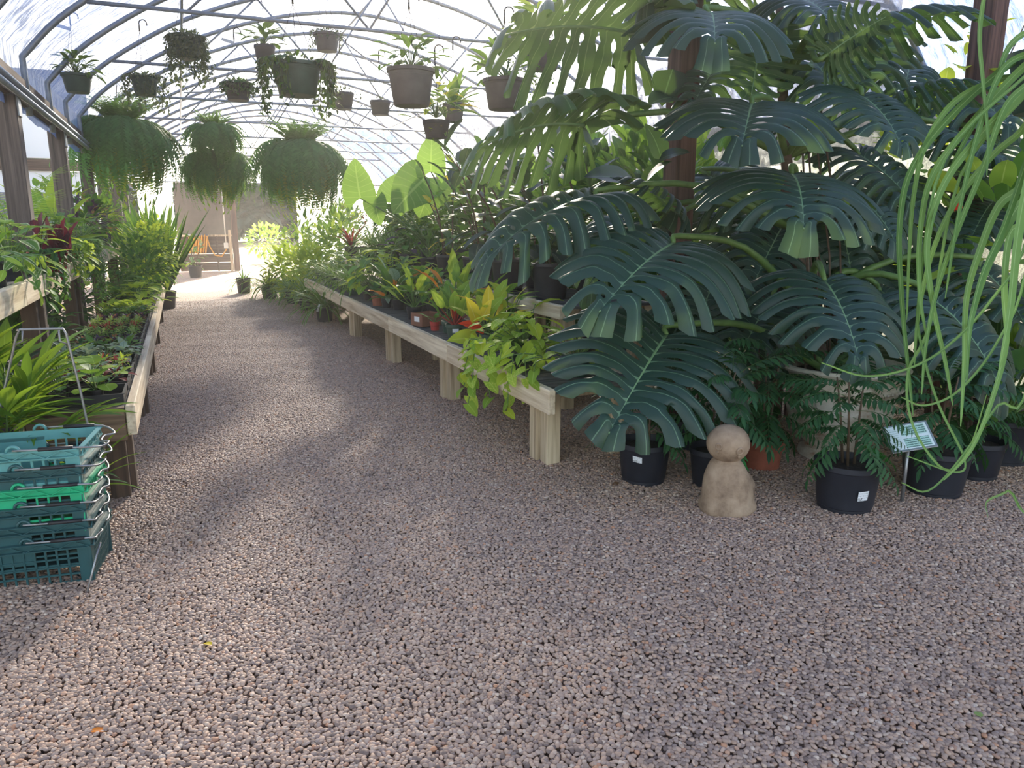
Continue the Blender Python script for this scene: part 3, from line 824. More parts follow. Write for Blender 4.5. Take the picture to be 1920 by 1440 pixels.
# ---------------------------------------------------------------- compound fronds and the split leaf
def frond_raw(L=1.0, pairs=12, ll=.2, lw=.05, droop=.8, start=.15, ang=60, kind='lance', nl=3, rr_=.006, fold=.2, shape=None, hang=.25, seed=0, early=False):
    """rachis along +Y with paired leaflets"""
    q = random.Random(seed); f = Fol(); n = 10; p = [np.zeros(3)]; th = 0
    for i in range(n):
        u_ = (i + .5) / n; th = -droop * ((1 - (1 - u_) ** 2) if early else u_); p.append(p[-1] + np.array([0, math.cos(th), math.sin(th)]) * L / n)
    for i in range(n): f.stick(p[i], p[i + 1], rr_ * (1 - .08 * i))
    def at(t):
        k = min(n - 1, int(t * n)); a = t * n - k; th = -droop * ((1 - (1 - t) ** 2) if early else t)
        return Vector(p[k] * (1 - a) + p[k + 1] * a), Vector((0, math.cos(th), math.sin(th))), Vector((0, -math.sin(th), math.cos(th)))
    leaf = [blade(kind, 1, lw / ll, nl, 2, .5 * q.uniform(.5, 1.5), fold) for _ in range(2)]
    for k in range(pairs):
        t = start + (1 - start) * (k + .5) / pairs; c, tan, nor = at(t)
        sh = shape(t) if shape else (math.sin(PI * min(1, t * .85 + .12)) ** .6)
        for s in (-1, 1):
            a = math.radians(ang * (1 - .35 * t)) + q.uniform(-.1, .1)
            d = tan * math.cos(a) + Vector((s * math.sin(a), 0, 0)) - nor * hang * q.uniform(.5, 1.4)
            f.add(q.choice(leaf), orient(c, d, nor, ll * sh * q.uniform(.88, 1.1)))
    c, tan, nor = at(.99); f.add(leaf[0], orient(c, tan, nor, ll * .8))
    return np.concatenate(f.V), np.concatenate(f.F), np.concatenate(f.U)

def monstera_leaf(seed, n=10, droop=.5, curl=.12, cup=.25):
    q = random.Random(seed)
    ctl = [(.05, -.03), (.24, -.27), (.43, -.25), (.55, -.03), (.575, .22), (.525, .48), (.40, .72), (.21, .91), (0, 1.02)]
    cu = [0, .11, .23, .36, .5, .64, .78, .90, 1]
    cs = catmull(ctl, 8); us = np.concatenate([np.linspace(cu[i], cu[i + 1], 8, endpoint=False) for i in range(8)] + [[1]])
    ex = np.array([c[0] for c in cs]); ey = np.array([c[1] for c in cs])
    R_, KC = 14, 4
    V, F, UV = [], [], []
    for side in (-1, 1):
        cuts = [(q.uniform(.42, .66) if 0 < j < n else 2.0, q.uniform(.08, .17), q.random() < .85, q.uniform(.15, .26)) for j in range(n + 1)]
        b = [0] + [((j + q.uniform(-.12, .12)) / n) ** .86 for j in range(1, n)] + [1]
        def gap(j, v):
            v3, hv, has, wid = cuts[j]
            if j in (0, n): return 0.0
            g = 0.0
            if v > v3: g = wid * min(1, (v - v3) / .16) ** .6 * (1 - .35 * max(0, v - v3 - .2))
            elif has and hv < v < hv + .18 and v < v3 - .12: g = .17 * math.sin(PI * (v - hv) / .18)
            return g
        for j in range(n):
            base = len(V); tipw = q.uniform(-.25, .25)
            for r in range(R_ + 1):
                v = r / R_
                for k in range(KC + 1):
                    w = k / KC
                    wl, wr = gap(j, v), 1 - gap(j + 1, v); ww = wl + (wr - wl) * w
                    u = b[j] + (b[j + 1] - b[j]) * ww
                    e = np.array([np.interp(u, us, ex), np.interp(u, us, ey)]); m = np.array([0, .93 * max(0, (u - .27) / .73) ** 1.05])
                    rr2 = v * (1 - .10 * abs(2 * w - 1 - tipw) ** 3 * (v > .5) - (.04 if j % 2 else 0))
                    P = m + (e - m) * rr2; P[1] += .05 * math.sin(PI * rr2) * (-1 if u > .3 else .3)
                    x, y = side * P[0], P[1]
                    ax = abs(x)
                    z = cup * ax - (.55 + cup) * ax * ax - droop * (max(0, y) ** 2) * .55 - .35 * min(0, y) ** 2
                    z += .022 * math.cos((2 * w - 1) * PI / 2) * min(1, v * 2) - curl * v ** 4 * (.7 + .6 * q.random() * 0 + .3 * math.sin(j * 2.1 + seed))
                    V.append((x, y, z)); UV.append((w if r else .5, v))
            for r in range(R_):
                for k in range(KC):
                    a = base + r * (KC + 1) + k
                    f = (a, a + 1, a + KC + 2, a + KC + 1)
                    F.append(f if side > 0 else f[::-1])
    V = np.array(V); UV = np.array(UV); F = np.array(F)
    # weld coincident vertices so the blade shades as one sheet
    key = np.round(V * 20000).astype(np.int64)
    _, idx, inv = np.unique(key, axis=0, return_index=True, return_inverse=True)
    inv = inv.ravel(); V = V[idx]; UV = UV[idx]; F = inv[F]
    ok = [len(set(f)) == 4 for f in F.tolist()]
    quads = F[np.array(ok)]
    tris = []
    for f, o_ in zip(F.tolist(), ok):
        if not o_:
            g_ = list(dict.fromkeys(f))
            if len(g_) == 3: tris.append(g_)
    tipz = -droop * .55 * 1.02 ** 2; a = math.atan2(tipz, 1.02); c, s = math.cos(-a), math.sin(-a)
    rot = np.array([[1, 0, 0], [0, c, -s], [0, s, c]]); V = V @ rot.T / math.hypot(1.02, tipz)
    me = bpy.data.meshes.new('leaf')
    me.from_pydata(V.tolist(), [], quads.tolist() + tris)
    ul = me.uv_layers.new(name='UVMap'); li = np.zeros(len(me.loops), np.int32); me.loops.foreach_get('vertex_index', li)
    ul.data.foreach_set('uv', UV[li].astype(np.float32).ravel())
    me.polygons.foreach_set('use_smooth', [True] * len(me.polygons)); me.update()
    # raised midrib
    return me, rot, a
M_RIB = plain('midrib', (116, 150, 104), .45, 0, .1, 10)
MON = []
for i, (dr, cu_, cp) in enumerate(((.5, .16, .25), (.75, .2, .3), (.3, .1, .2), (1.0, .26, .4), (.6, .22, .15), (.45, .12, .32))):
    me, rot, a = monstera_leaf(30 + i, 13 if i % 2 else 12, dr, cu_, cp)
    pts = [Vector(rot @ np.array([0, y, -dr * .55 * y * y - .004])) / math.hypot(1.02, dr * .55 * 1.04) for y in np.linspace(0, .93, 9)]
    rib = MB().tube(pts, [.011 * (1 - .085 * k) for k in range(9)], 6).mesh('midrib', M_RIB, True)
    MON.append((me, rib))
def mon_copy(me, mat):
    c = me.copy(); c.materials.clear(); c.materials.append(mat); return c
MON_D = [(mon_copy(m, LM['monstera']), r) for m, r in MON]; MON_BACKLIT = [(mon_copy(m, LM['monstera_backlit']), r) for m, r in MON]

# ---------------------------------------------------------------- the giant split-leaf plant in its urn
UC = at_z(1590, 872, 0) + Vector((.06, .16, 0))
mt = thing('split_leaf_plant', 'giant split-leaf plant with huge dark perforated leaves rising from the white urn', 'plant', (UC.x, UC.y, 0))
ORG = Vector((UC.x, UC.y, 0))
def camvec(r, u, t): return RIGHT * r + UP * u - FWD * t
LEAVES = [  # base px, depth, tip px, depth, facing (right, up, towards), width factor, variant, backlit tone
    ((1263, 456), 4.05, (1106, 606), 3.50, (-.1, .62, .8), 1.12, 0, 0),
    ((1250, 628), 4.02, (1128, 838), 3.50, (-.05, .5, .85), 1.22, 5, 0),
    ((1118, 368), 4.3, (880, 522), 3.95, (-.05, .85, .35), .85, 1, 0),
    ((1190, 62), 4.20, (900, 78), 3.80, (-.05, .8, -.3), 1.0, 4, 1),
    ((1095, 234), 4.40, (858, 304), 4.00, (-.1, .85, -.2), 1.15, 1, 1),
    ((1329, 24), 3.90, (1341, 96), 3.40, (0, .75, .65), 1.25, 4, 0),
    ((1410, 195), 4.00, (1388, 289), 3.48, (-.05, .75, .65), 1.3, 0, 0),
    ((1485, 326), 3.98, (1508, 448), 3.48, (.05, .75, .65), 1.38, 4, 0),
    ((1616, 180), 4.20, (1699, 294), 3.85, (.2, .7, .6), 1.3, 5, 0),
    ((1552, 101), 4.10, (1672, 25), 3.95, (-.2, .5, -.7), 1.3, 2, 1),
    ((1435, 40), 4.50, (1406, 196), 4.35, (.1, .35, -.8), 1.1, 2, 1),
    ((1546, 526), 4.02, (1618, 709), 3.55, (.1, .6, .75), 1.12, 0, 0),
    ((1745, 560), 4.10, (1892, 775), 3.75, (.2, .65, .65), 1.0, 1, 0),
    ((1448, 555), 4.50, (1376, 690), 4.20, (-.1, .6, .7), 1.0, 5, 0),
    ((1255, 395), 4.65, (1128, 330), 4.35, (-.1, .8, .3), .9, 3, 0),
    ((1596, 365), 4.55, (1690, 480), 4.25, (.2, .6, .6), 1.1, 1, 0),
    ((1690, 190), 4.45, (1895, 168), 4.10, (.2, .85, .2), .8, 3, 0),
    ((1600, 75), 4.30, (1862, 28), 4.10, (.1, .85, .1), .8, 1, 0),
    ((1650, 545), 4.65, (1765, 668), 4.35, (.2, .6, .6), 1.1, 4, 0),
    ((1345, 500), 4.75, (1300, 640), 4.60, (0, .5, .8), 1.0, 2, 0),
    ((1610, 290), 4.75, (1738, 420), 4.50, (.2, .6, .6), 1.2, 5, 0),
    ((1835, 500), 4.70, (1935, 640), 4.35, (.2, .6, .6), 1.1, 0, 0),
    ((1760, 240), 4.80, (1910, 330), 4.55, (.2, .7, .5), 1.1, 4, 0),
    ((1365, 95), 4.70, (1290, 215), 4.45, (-.1, .7, .5), 1.0, 2, 0),
    ((1500, 90), 4.80, (1600, 240), 4.60, (.1, .6, .6), 1.1, 5, 0),
    ((1470, 420), 4.80, (1400, 560), 4.60, (0, .6, .7), 1.2, 1, 0),
    ((1560, 400), 4.85, (1600, 560), 4.65, (0, .6, .7), 1.2, 3, 0),
    ((1340, -40), 4.4, (1190, 20), 4.0, (-.2, .8, .2), 1.0, 4, 0),
    ((1500, 0), 4.4, (1570, 60), 4.0, (0, .8, .4), 1.1, 0, 0),
    ((1850, 640), 4.5, (1950, 720), 4.1, (.2, .7, .5), 1.0, 2, 0),
    ((1430, 640), 4.55, (1440, 720), 4.3, (0, .7, .6), 1.0, 4, 0),
]
_q = random.Random(77)
for (x, y) in ((1700, 120), (1790, 170), (1660, 330), (1760, 400), (1860, 380), (1700, 480), (1800, 560), (1560, 470), (1380, 420), (1330, 330), (1480, 250), (1620, 60), (1880, 260), (1330, 590), (1500, 600), (1640, 640), (1270, 560), (1180, 420)):
    LEAVES.append(((x, y), 5.0 + _q.uniform(-.15, .2), (x + _q.uniform(-90, 120), y + _q.uniform(70, 140)), 4.75, (_q.uniform(-.3, .3), .6, .6), _q.uniform(1.0, 1.3), _q.randrange(6), 0))
stemtop = {}
NODES = [ORG + Vector((0, .12, .5)), ORG + Vector((-.05, .3, .9)), ORG + Vector((-.02, .45, 1.35)), ORG + Vector((.0, .6, 1.8)), ORG + Vector((.02, .7, 2.25)), ORG + Vector((0, .75, 2.7))]
for i, (b, db, t, dt, nv, sx, var, is_backlit) in enumerate(LEAVES):
    B, T = at_d(*b, db), at_d(*t, dt)
    M = orient(B - ORG, T - B, camvec(*nv), (T - B).length, sx)
    me, rib = (MON_BACKLIT if is_backlit else MON_D)[var]
    lf = put('leaf', me, mt, M); put('midrib', rib, lf)
    nd = min(NODES, key=lambda q: abs(q.z - (B.z - .25)) + .2 * (q - B).length)
    mid = (nd + B) / 2 + Vector((0, 0, .16))
    dd = (T - B).normalized()
    pp_ = catmull([tuple(nd - ORG), tuple(mid - ORG), tuple(B - ORG - dd * .07 + Vector((0, 0, .01))), tuple(B - ORG)], 4)
    MB().tube([tuple(v) for v in pp_], [.024 - .011 * k / (len(pp_) - 1) for k in range(len(pp_))], 7).build('petiole', M_STEM, mt, True)
MB().tube([ORG * 0 + Vector((0, .05, .42))] + [q - ORG for q in NODES], [.045, .045, .042, .04, .036, .032, .026], 10).build('trunk', M_BARK, mt, True)
for k in range(9):
    a = k * .7; z0 = 1.3 + .1 * k; x = .06 * math.cos(a)
    MB().tube([(x, .4, z0), (x * 2.2, .2, z0 * .6), (x * 3, .12, .45)], .006, 5).build('aerial_root', M_BARK, mt, True)
# small juvenile leaves by the post
for (b, db, t, dt) in (((1275, 185), 4.6, (1222, 170), 4.4), ((1262, 130), 4.6, (1240, 185), 4.5), ((1240, 300), 4.6, (1225, 225), 4.5), ((1235, 300), 4.5, (1290, 270), 4.4), ((1200, 350), 4.5, (1110, 300), 4.3), ((1210, 345), 4.55, (1245, 290), 4.4)):
    B, T = at_d(*b, db), at_d(*t, dt)
    put('leaf', leaves('ovate', 'monstera')['mesh'][0], mt, orient(B - ORG, T - B, camvec(0, .7, .6), (T - B).length, 1.5))

# urn
def urn_material():
    m, nt, N, L, B = nmat('weathered_glaze')
    n = noise(nt, 5, 6, coords(nt, 'Object', (1, 1, 2.2)), .7); n2 = noise(nt, 30, 3, coords(nt))
    c = ramp(nt, n.outputs[0], [(.32, lin((142, 82, 58))), (.40, lin((176, 160, 138))), (.55, lin((214, 206, 190))), (.75, lin((190, 182, 164)))])
    L.new(c, B.inputs['Base Color']); B.inputs['Roughness'].default_value = .75; bump(nt, n2.outputs[0], B, .4, .006); return m
M_URN = urn_material()
ur = thing('garden_urn', 'large weathered white urn with terracotta showing through under the giant plant', 'urn', (UC.x, UC.y, 0), .2)
pr = [(.2, 0), (.215, .02), (.21, .05), (.18, .07), (.19, .1), (.25, .17), (.285, .24), (.3, .30), (.305, .325), (.3, .335), (.305, .40), (.315, .43), (.33, .445), (.32, .46), (.315, .50), (.325, .53), (.36, .545), (.37, .56), (.36, .575), (.33, .575), (.31, .55), (.29, .4)]
urb = put('body', auto_smooth(MB().lathe(pr, 48).mesh('body', M_URN), 50), ur)
MB().lathe([(.312, .51), (.15, .52), (.0001, .53)], 24).build('soil', M_SOIL, ur, True)
bead = MB()
for k in range(60):
    a = 2 * PI * k / 60; bead.lathe([(.0001, -.008), (.009, -.004), (.009, .004), (.0001, .008)], 6, (math.cos(a) * .333, math.sin(a) * .333, .448))
bead.build('beaded_band', M_URN, ur, True)
# ferny seedlings growing in the urn
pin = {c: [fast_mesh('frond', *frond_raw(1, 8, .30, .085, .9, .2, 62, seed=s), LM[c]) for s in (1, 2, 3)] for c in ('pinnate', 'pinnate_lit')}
def pinnate_plant(name, label, base, potspec, n, L, h, seed, lit=0, lean=(0, 0), sticker_at=None):
    n = int(n * 1.7)
    t = thing(name, label, 'plant', base)
    z = 0
    if potspec:
        p = add_pot(t, *potspec); z = potspec[2] - .02
        if sticker_at: sticker(p, potspec[1] * .985, *sticker_at)
    q = random.Random(seed); nst = 3 if n > 12 else 2
    for k in range(nst):
        a = k * 2.1 + seed; MB().tube([(math.cos(a) * .03, math.sin(a) * .03, z), (math.cos(a) * .05 + lean[0] * .5, math.sin(a) * .05 + lean[1] * .5, z + h * .5), (math.cos(a) * .07 + lean[0], math.sin(a) * .07 + lean[1], z + h * .85)], [.008, .006, .004], 6).build('stem', M_STEMD, t, True)
    for i in range(n):
        tt = (i + .5) / n; az = i * 2.399 + q.uniform(-.4, .4); e = math.radians(-12 + 62 * tt + q.uniform(-12, 12))
        d = Vector((math.cos(az) * math.cos(e), math.sin(az) * math.cos(e), math.sin(e)))
        zz = z + h * (.18 + .68 * tt); r0 = .03
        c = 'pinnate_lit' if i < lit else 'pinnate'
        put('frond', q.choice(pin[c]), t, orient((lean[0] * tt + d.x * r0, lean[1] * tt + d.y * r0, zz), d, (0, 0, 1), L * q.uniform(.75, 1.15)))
    return t
pinnate_plant('fern_seedling', 'dark feathery seedlings growing in the rim of the white urn', (UC.x - .14, UC.y - .2, .52), None, 7, .2, .1, 3)
def gpos(px, py, back=.13):
    p = at_z(px, py, 0); d = Vector((p.x, p.y, 0)).normalized(); return (p.x + d.x * back, p.y + d.y * back, 0.0)
az_cam = lambda p, off=0.0: math.atan2(-p[1], -p[0]) + off
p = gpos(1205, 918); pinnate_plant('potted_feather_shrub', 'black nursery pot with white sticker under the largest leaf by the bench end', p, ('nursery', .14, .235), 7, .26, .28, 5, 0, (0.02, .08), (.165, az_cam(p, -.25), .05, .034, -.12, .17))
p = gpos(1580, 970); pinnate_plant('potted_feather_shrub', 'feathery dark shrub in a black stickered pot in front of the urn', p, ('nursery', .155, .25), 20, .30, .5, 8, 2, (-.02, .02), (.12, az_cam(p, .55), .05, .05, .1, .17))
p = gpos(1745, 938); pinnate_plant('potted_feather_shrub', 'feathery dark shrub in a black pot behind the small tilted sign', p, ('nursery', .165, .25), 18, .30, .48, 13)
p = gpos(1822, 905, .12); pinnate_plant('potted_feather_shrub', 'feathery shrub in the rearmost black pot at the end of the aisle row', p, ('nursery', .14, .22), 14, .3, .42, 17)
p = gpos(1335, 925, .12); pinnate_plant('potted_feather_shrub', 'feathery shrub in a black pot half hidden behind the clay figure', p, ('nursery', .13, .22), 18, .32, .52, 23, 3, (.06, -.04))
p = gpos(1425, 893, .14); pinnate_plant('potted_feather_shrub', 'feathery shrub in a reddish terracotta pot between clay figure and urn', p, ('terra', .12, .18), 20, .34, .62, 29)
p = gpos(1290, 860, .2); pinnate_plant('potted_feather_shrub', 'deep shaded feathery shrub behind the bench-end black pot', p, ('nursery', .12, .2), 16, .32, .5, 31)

# clay figure
def clay_material():
    m, nt, N, L, B = nmat('fired_clay')
    n = noise(nt, 9, 6, coords(nt), .65)
    L.new(ramp(nt, n.outputs[0], [(.3, lin((112, 90, 72))), (.5, lin((156, 132, 108))), (.7, lin((180, 156, 130)))]), B.inputs['Base Color'])
    B.inputs['Roughness'].default_value = .85; bump(nt, n.outputs[0], B, .35, .01); return m
M_CLAY = clay_material()
sp_ = gpos(1362, 972, .1)
fg = thing('clay_figure', 'small round-headed clay figure standing on the gravel', 'statue', sp_, math.atan2(-sp_[1], -sp_[0]) + PI / 2 + .1)
def robe(p, a):
    k = 1 + .035 * math.sin(a * 5 + .6) * max(0, 1 - p.z / .26) + .02 * math.sin(a * 3 + p.z * 14)
    lean = .018 * (p.z / .26)
    q_ = Vector((p.x * k - lean, p.y * k, p.z + .012 * math.sin(a + .5) * max(0, 1 - p.z / .06)))
    if p.z < .2: q_.x += .022 * math.exp(-((a - .15) % (2 * PI) - 0) ** 2 / .3) * math.exp(-((p.z - .14) / .06) ** 2)
    return q_
body = MB().lathe([(.001, 0), (.125, 0), (.136, .012), (.138, .035), (.128, .06), (.122, .10), (.118, .14), (.110, .18), (.096, .215), (.082, .245), (.07, .262), (.055, .275), (.001, .28)], 48, sx=1, sy=.86, fn=robe)
body.build('body', M_CLAY, fg, True)
hd = []
for k in range(19):
    a = PI * k / 18; hd.append((max(.0005, .103 * math.sin(a) ** .92), .348 - .092 * math.cos(a)))
hob = MB().lathe(hd, 40, (-.015, 0, 0), 1, .96).build('head', M_CLAY, fg, True)
def on_head(az, z):
    r = .103 * math.sqrt(max(0, 1 - ((z - .348) / .092) ** 2)); return Vector((-.015 + r * math.cos(az), .96 * r * math.sin(az), z))
def ring_on_head(az, z, r, t, name):
    c = on_head(az, z); n = (c - Vector((-.015, 0, .348))).normalized(); a = n.orthogonal().normalized(); b = n.cross(a)
    MB().tube([c + (a * math.cos(k * PI / 8) + b * math.sin(k * PI / 8)) * r for k in range(16)], t, 6, True).build(name, M_CLAY, hob, True)
ring_on_head(-PI / 2 + .5, .335, .015, .006, 'ear')
ring_on_head(-PI / 2 - .5, .352, .014, .005, 'eye')
c = on_head(-PI / 2 + .5, .31); MB().lathe([(.0005, -.016), (.008, -.006), (.009, .004), (.0005, .014)], 10, c).build('ear_lobe', M_CLAY, hob, True)
c = on_head(-PI / 2 - .55, .325); MB().lathe([(.0005, -.006), (.011, 0), (.0005, .006)], 10, c).build('cheek', M_CLAY, hob, True)

# info sign on a stake
sg = gpos(1690, 948, 0)
sn = thing('plant_info_sign', 'small tilted green and white care sign on a grey stake', 'sign', sg)
MB().tube([(0, 0, 0), (.0, .0, .34)], .009, 8).build('stake', M_WIRE, sn, True)
def sign_material():
    m, nt, N, L, B = nmat('sign_print')
    tc = N.new('ShaderNodeTexCoord'); sp = N.new('ShaderNodeSeparateXYZ'); L.new(tc.outputs['UV'], sp.inputs[0])
    u, v = sp.outputs[0], sp.outputs[1]
    n = noise(nt, 1.0, 2, None); mp = N.new('ShaderNodeMapping'); mp.inputs['Scale'].default_value = (30, 8, 1); L.new(tc.outputs['UV'], mp.inputs[0]); L.new(mp.outputs[0], n.inputs['Vector'])
    lines = mathn(nt, 'MULTIPLY', mathn(nt, 'GREATER_THAN', mathn(nt, 'SINE', mathn(nt, 'MULTIPLY', v, 75)), .1), mathn(nt, 'GREATER_THAN', n.outputs[0], .4))
    def box(u0, u1, v0, v1):
        a = mathn(nt, 'MULTIPLY', mathn(nt, 'GREATER_THAN', u, u0), mathn(nt, 'LESS_THAN', u, u1))
        return mathn(nt, 'MULTIPLY', a, mathn(nt, 'MULTIPLY', mathn(nt, 'GREATER_THAN', v, v0), mathn(nt, 'LESS_THAN', v, v1)))
    pan = mathn(nt, 'MAXIMUM', box(.34, .92, .55, .93), box(.34, .92, .08, .44))
    c = mixc(nt, mathn(nt, 'MULTIPLY', pan, .7), lin((214, 226, 222)), lin((150, 200, 176)))
    c = mixc(nt, mathn(nt, 'MULTIPLY', mathn(nt, 'MULTIPLY', pan, lines), .8), c, lin((52, 92, 78)))
    c = mixc(nt, mathn(nt, 'MULTIPLY', box(.08, .26, .15, .85), mathn(nt, 'MULTIPLY', lines, .5)), c, lin((96, 150, 120)))
    fr = mathn(nt, 'SUBTRACT', 1.0, box(.03, .97, .04, .96)); c = mixc(nt, fr, c, lin((120, 134, 132)))
    L.new(c, B.inputs['Base Color']); B.inputs['Roughness'].default_value = .25; return m
vd = Vector((-sg[0], -sg[1], 0)).normalized()
Rm = Matrix.Rotation(math.atan2(vd.y, vd.x) + PI / 2 + .55, 4, 'Z') @ Matrix.Rotation(math.radians(38), 4, 'X') @ Matrix.Rotation(math.radians(-16), 4, 'Y')
pm = fast_mesh('print', [(-.10, -.075, .004), (.10, -.075, .004), (.10, .075, .004), (-.10, .075, .004)], [(0, 1, 2, 3)], [(0, 0), (1, 0), (1, 1), (0, 1)], sign_material(), False)
pl_ = MB().bevel_box((0, 0, 0), (.21, .16, .006), .002).build('plate', M_WIRE, sn, M=Matrix.Translation((0, 0, .36)) @ Rm)
put('print', pm, pl_)

# ---------------------------------------------------------------- long grassy leaves hanging from a basket beside the camera
def ribbon(pts, W, mat, face):
    P = catmull([tuple(p) for p in pts], 5); n = len(P); V = []; U = []
    for i, p in enumerate(P):
        t = np.array(P[min(n - 1, i + 1)]) - np.array(P[max(0, i - 1)]); t /= np.linalg.norm(t)
        s = np.cross(t, np.array(face)); s /= np.linalg.norm(s); nn = np.cross(s, t)
        a = i / (n - 1); h = W / 2 * min(1, .5 + a * 3) * (1 - a) ** .5 + .0012
        for k in (-1, 0, 1):
            V.append(np.array(p) + s * k * h + nn * (abs(k) * h * .35)); U.append((k * .5 + .5, a))
    F = [(i * 3 + k, i * 3 + k + 1, i * 3 + 4 + k, i * 3 + 3 + k) for i in range(n - 1) for k in range(2)]
    return fast_mesh('leaf', V, F, U, mat)
GC = at_d(1985, 85, 2.55)
gt = thing('grassy_hanging_plant', 'hanging plant with long arching grass-like leaves beside the giant split leaves', 'hanging plant', tuple(GC - Vector((0, 0, .22))))
G0 = GC - Vector((0, 0, .22))
add_pot(gt, 'green', .14, .2)
for k in range(3):
    a = k * 2 * PI / 3; MB().tube([(math.cos(a) * .14, math.sin(a) * .14, .2), (0, 0, .62)], .0025, 5).build('hanger_wire', M_DARKWIRE, gt)
MB().tube([(0, 0, .62), (0, 0, roof_z(G0.x) - G0.z - .02)], .003, 5).build('hanger_rod', M_DARKWIRE, gt)
GR = [
    (.032, 2.45, [(1915, 105), (1800, 200), (1712, 310), (1686, 420), (1690, 560), (1702, 690), (1712, 780)]),
    (.034, 2.40, [(1920, 125), (1835, 215), (1752, 320), (1726, 420), (1723, 540), (1738, 640)]),
    (.034, 2.35, [(1925, 165), (1850, 240), (1772, 340), (1738, 450), (1748, 570), (1772, 680), (1786, 760)]),
    (.030, 2.50, [(1925, 230), (1862, 290), (1790, 380), (1745, 480), (1720, 600), (1714, 690)]),
    (.036, 2.30, [(1930, 320), (1872, 385), (1836, 470), (1811, 560), (1807, 680), (1801, 800)]),
    (.030, 2.25, [(1935, 380), (1893, 440), (1882, 540), (1886, 640), (1862, 740), (1822, 840), (1770, 900)]),
    (.044, 2.15, [(1935, 300), (1908, 440), (1892, 590), (1872, 700)]),
    (.040, 2.20, [(1940, 330), (1900, 400), (1850, 500), (1822, 590), (1815, 650)]),
    (.020, 2.45, [(1850, -40), (1836, 60), (1842, 150), (1852, 260), (1850, 330)]),
    (.030, 2.50, [(1925, 140), (1870, 150), (1790, 190), (1735, 270), (1712, 370), (1704, 480), (1700, 600)]),
    (.028, 2.40, [(1930, 100), (1880, 130), (1842, 220), (1812, 330), (1790, 440), (1772, 560)]),
    (.028, 2.35, [(1935, 150), (1885, 200), (1840, 320), (1795, 430), (1757, 540), (1735, 650), (1728, 740)]),
    (.010, 2.20, [(1930, 430), (1860, 560), (1775, 650), (1700, 692), (1620, 705), (1540, 680)]),
    (.010, 2.25, [(1925, 500), (1870, 640), (1800, 730), (1735, 760), (1690, 745)]),
    (.012, 2.30, [(1925, 140), (1770, 300), (1722, 560), (1730, 660), (1760, 760), (1808, 860), (1790, 885), (1700, 855)]),
    (.012, 2.35, [(1930, 170), (1800, 330), (1745, 600), (1702, 700), (1712, 800), (1770, 880), (1815, 845), (1850, 740)]),
    (.010, 2.25, [(1930, 700), (1870, 760), (1800, 860), (1740, 920), (1690, 905)]),
    (.010, 2.10, [(1940, 880), (1890, 920), (1850, 940), (1852, 970)]),
    (.026, 2.45, [(1935, 60), (1890, 90), (1860, 170), (1800, 280), (1760, 370), (1745, 430)]),
    (.030, 2.20, [(1940, 250), (1915, 330), (1880, 430), (1840, 520), (1818, 620), (1812, 720)]),
]
for W, d, px in GR:
    n = len(px); pts = [at_d(x, y, d + .12 * (1 - i / (n - 1)) - .1 * i / (n - 1)) - G0 for i, (x, y) in enumerate(px)]
    if px[0][0] > 1900: pts = [Vector((0, 0, .22))] + pts
    put('leaf', ribbon(pts, W * .8, LM['grass'], -FWD), gt)

# ---------------------------------------------------------------- plants on the right benches
ZL, ZU = .5, .80
def lv(*pairs): return [leaves(s, c) for s, c in pairs]
# front row of the low bench, near to far
t = plant('golden_pothos', 'golden pothos spilling lime heart leaves over the front edge of the low bench', 'plant', (1.98, 4.36, ZL),
          petioled(50, .115, .2, .1, (5, 85), -15, 3) + trailing(8, .1, .30, .13, .46, 5, .055, (2.4, 4.5), .06) + petioled(26, .11, .3, .1, (0, 45), -20, 9),
          ('green', .085, .12), lv(('heart', 'pothos'), ('heart', 'pothos'), ('heart', 'bright'), ('heart', 'lime')), sr=.003)
t = plant('golden_pothos', 'second pothos with pale leaves half hidden under the lowest big split leaf', 'plant', (2.1, 3.85, ZL),
          petioled(26, .1, .2, .1, (0, 70), -15, 13) + trailing(3, .09, .35, .12, .2, 6, .055, (2.6, 3.9), .05), ('green', .08, .11), lv(('heart', 'pothos'), ('heart', 'bright')), sr=.003)
t = plant('philodendron', 'philodendron with one glowing red leaf among yellow and lime leaves', 'plant', (1.98, 4.98, ZL),
          petioled(12, .23, .2, .1, (30, 80), 25, 21, .5), ('green', .065, .105), lv(('ovate', 'lime'), ('ovate', 'yellow'), ('ovate', 'bright')), sr=.004)
for (b, tp, c, k) in (((908, 622), (876, 596), 'red', .9), ((893, 606), (884, 562), 'yellow', 1.0), ((905, 600), (915, 566), 'yellow', 1.0), ((920, 618), (945, 585), 'lime', 1.0), ((900, 640), (855, 622), 'lime', 1.1), ((925, 640), (962, 620), 'bright', 1.1), ((915, 590), (935, 555), 'bright', 1.0)):
    B, T = at_y(*b, 4.9), at_y(*tp, 4.8)
    put('leaf', leaves('ovate', c)['mesh'][0], t, orient(B - Vector((1.98, 4.98, ZL)), T - B, camvec(.1, .5, .8), (T - B).length * 1.05, k))
    MB().tube([(0, 0, .1), tuple((B - Vector((1.98, 4.98, ZL))) * .6 + Vector((0, 0, .04))), tuple(B - Vector((1.98, 4.98, ZL)))], .004, 5).build('stalk', M_STEM, t, True)
sticker(t, .064, .06, az_cam((1.98, 4.98)), .035, .026)
t = plant('philodendron', 'philodendron with red stalks and one upright orange leaf in a dark green stickered pot', 'plant', (1.92, 5.55, ZL),
          petioled(11, .24, .19, .09, (30, 85), 30, 27, .6), ('green', .07, .11), lv(('ovate', 'bright'), ('ovate', 'mid'), ('ovate', 'redtrim')), stems=plain('red_stalk', (150, 50, 46), .5), sr=.005)
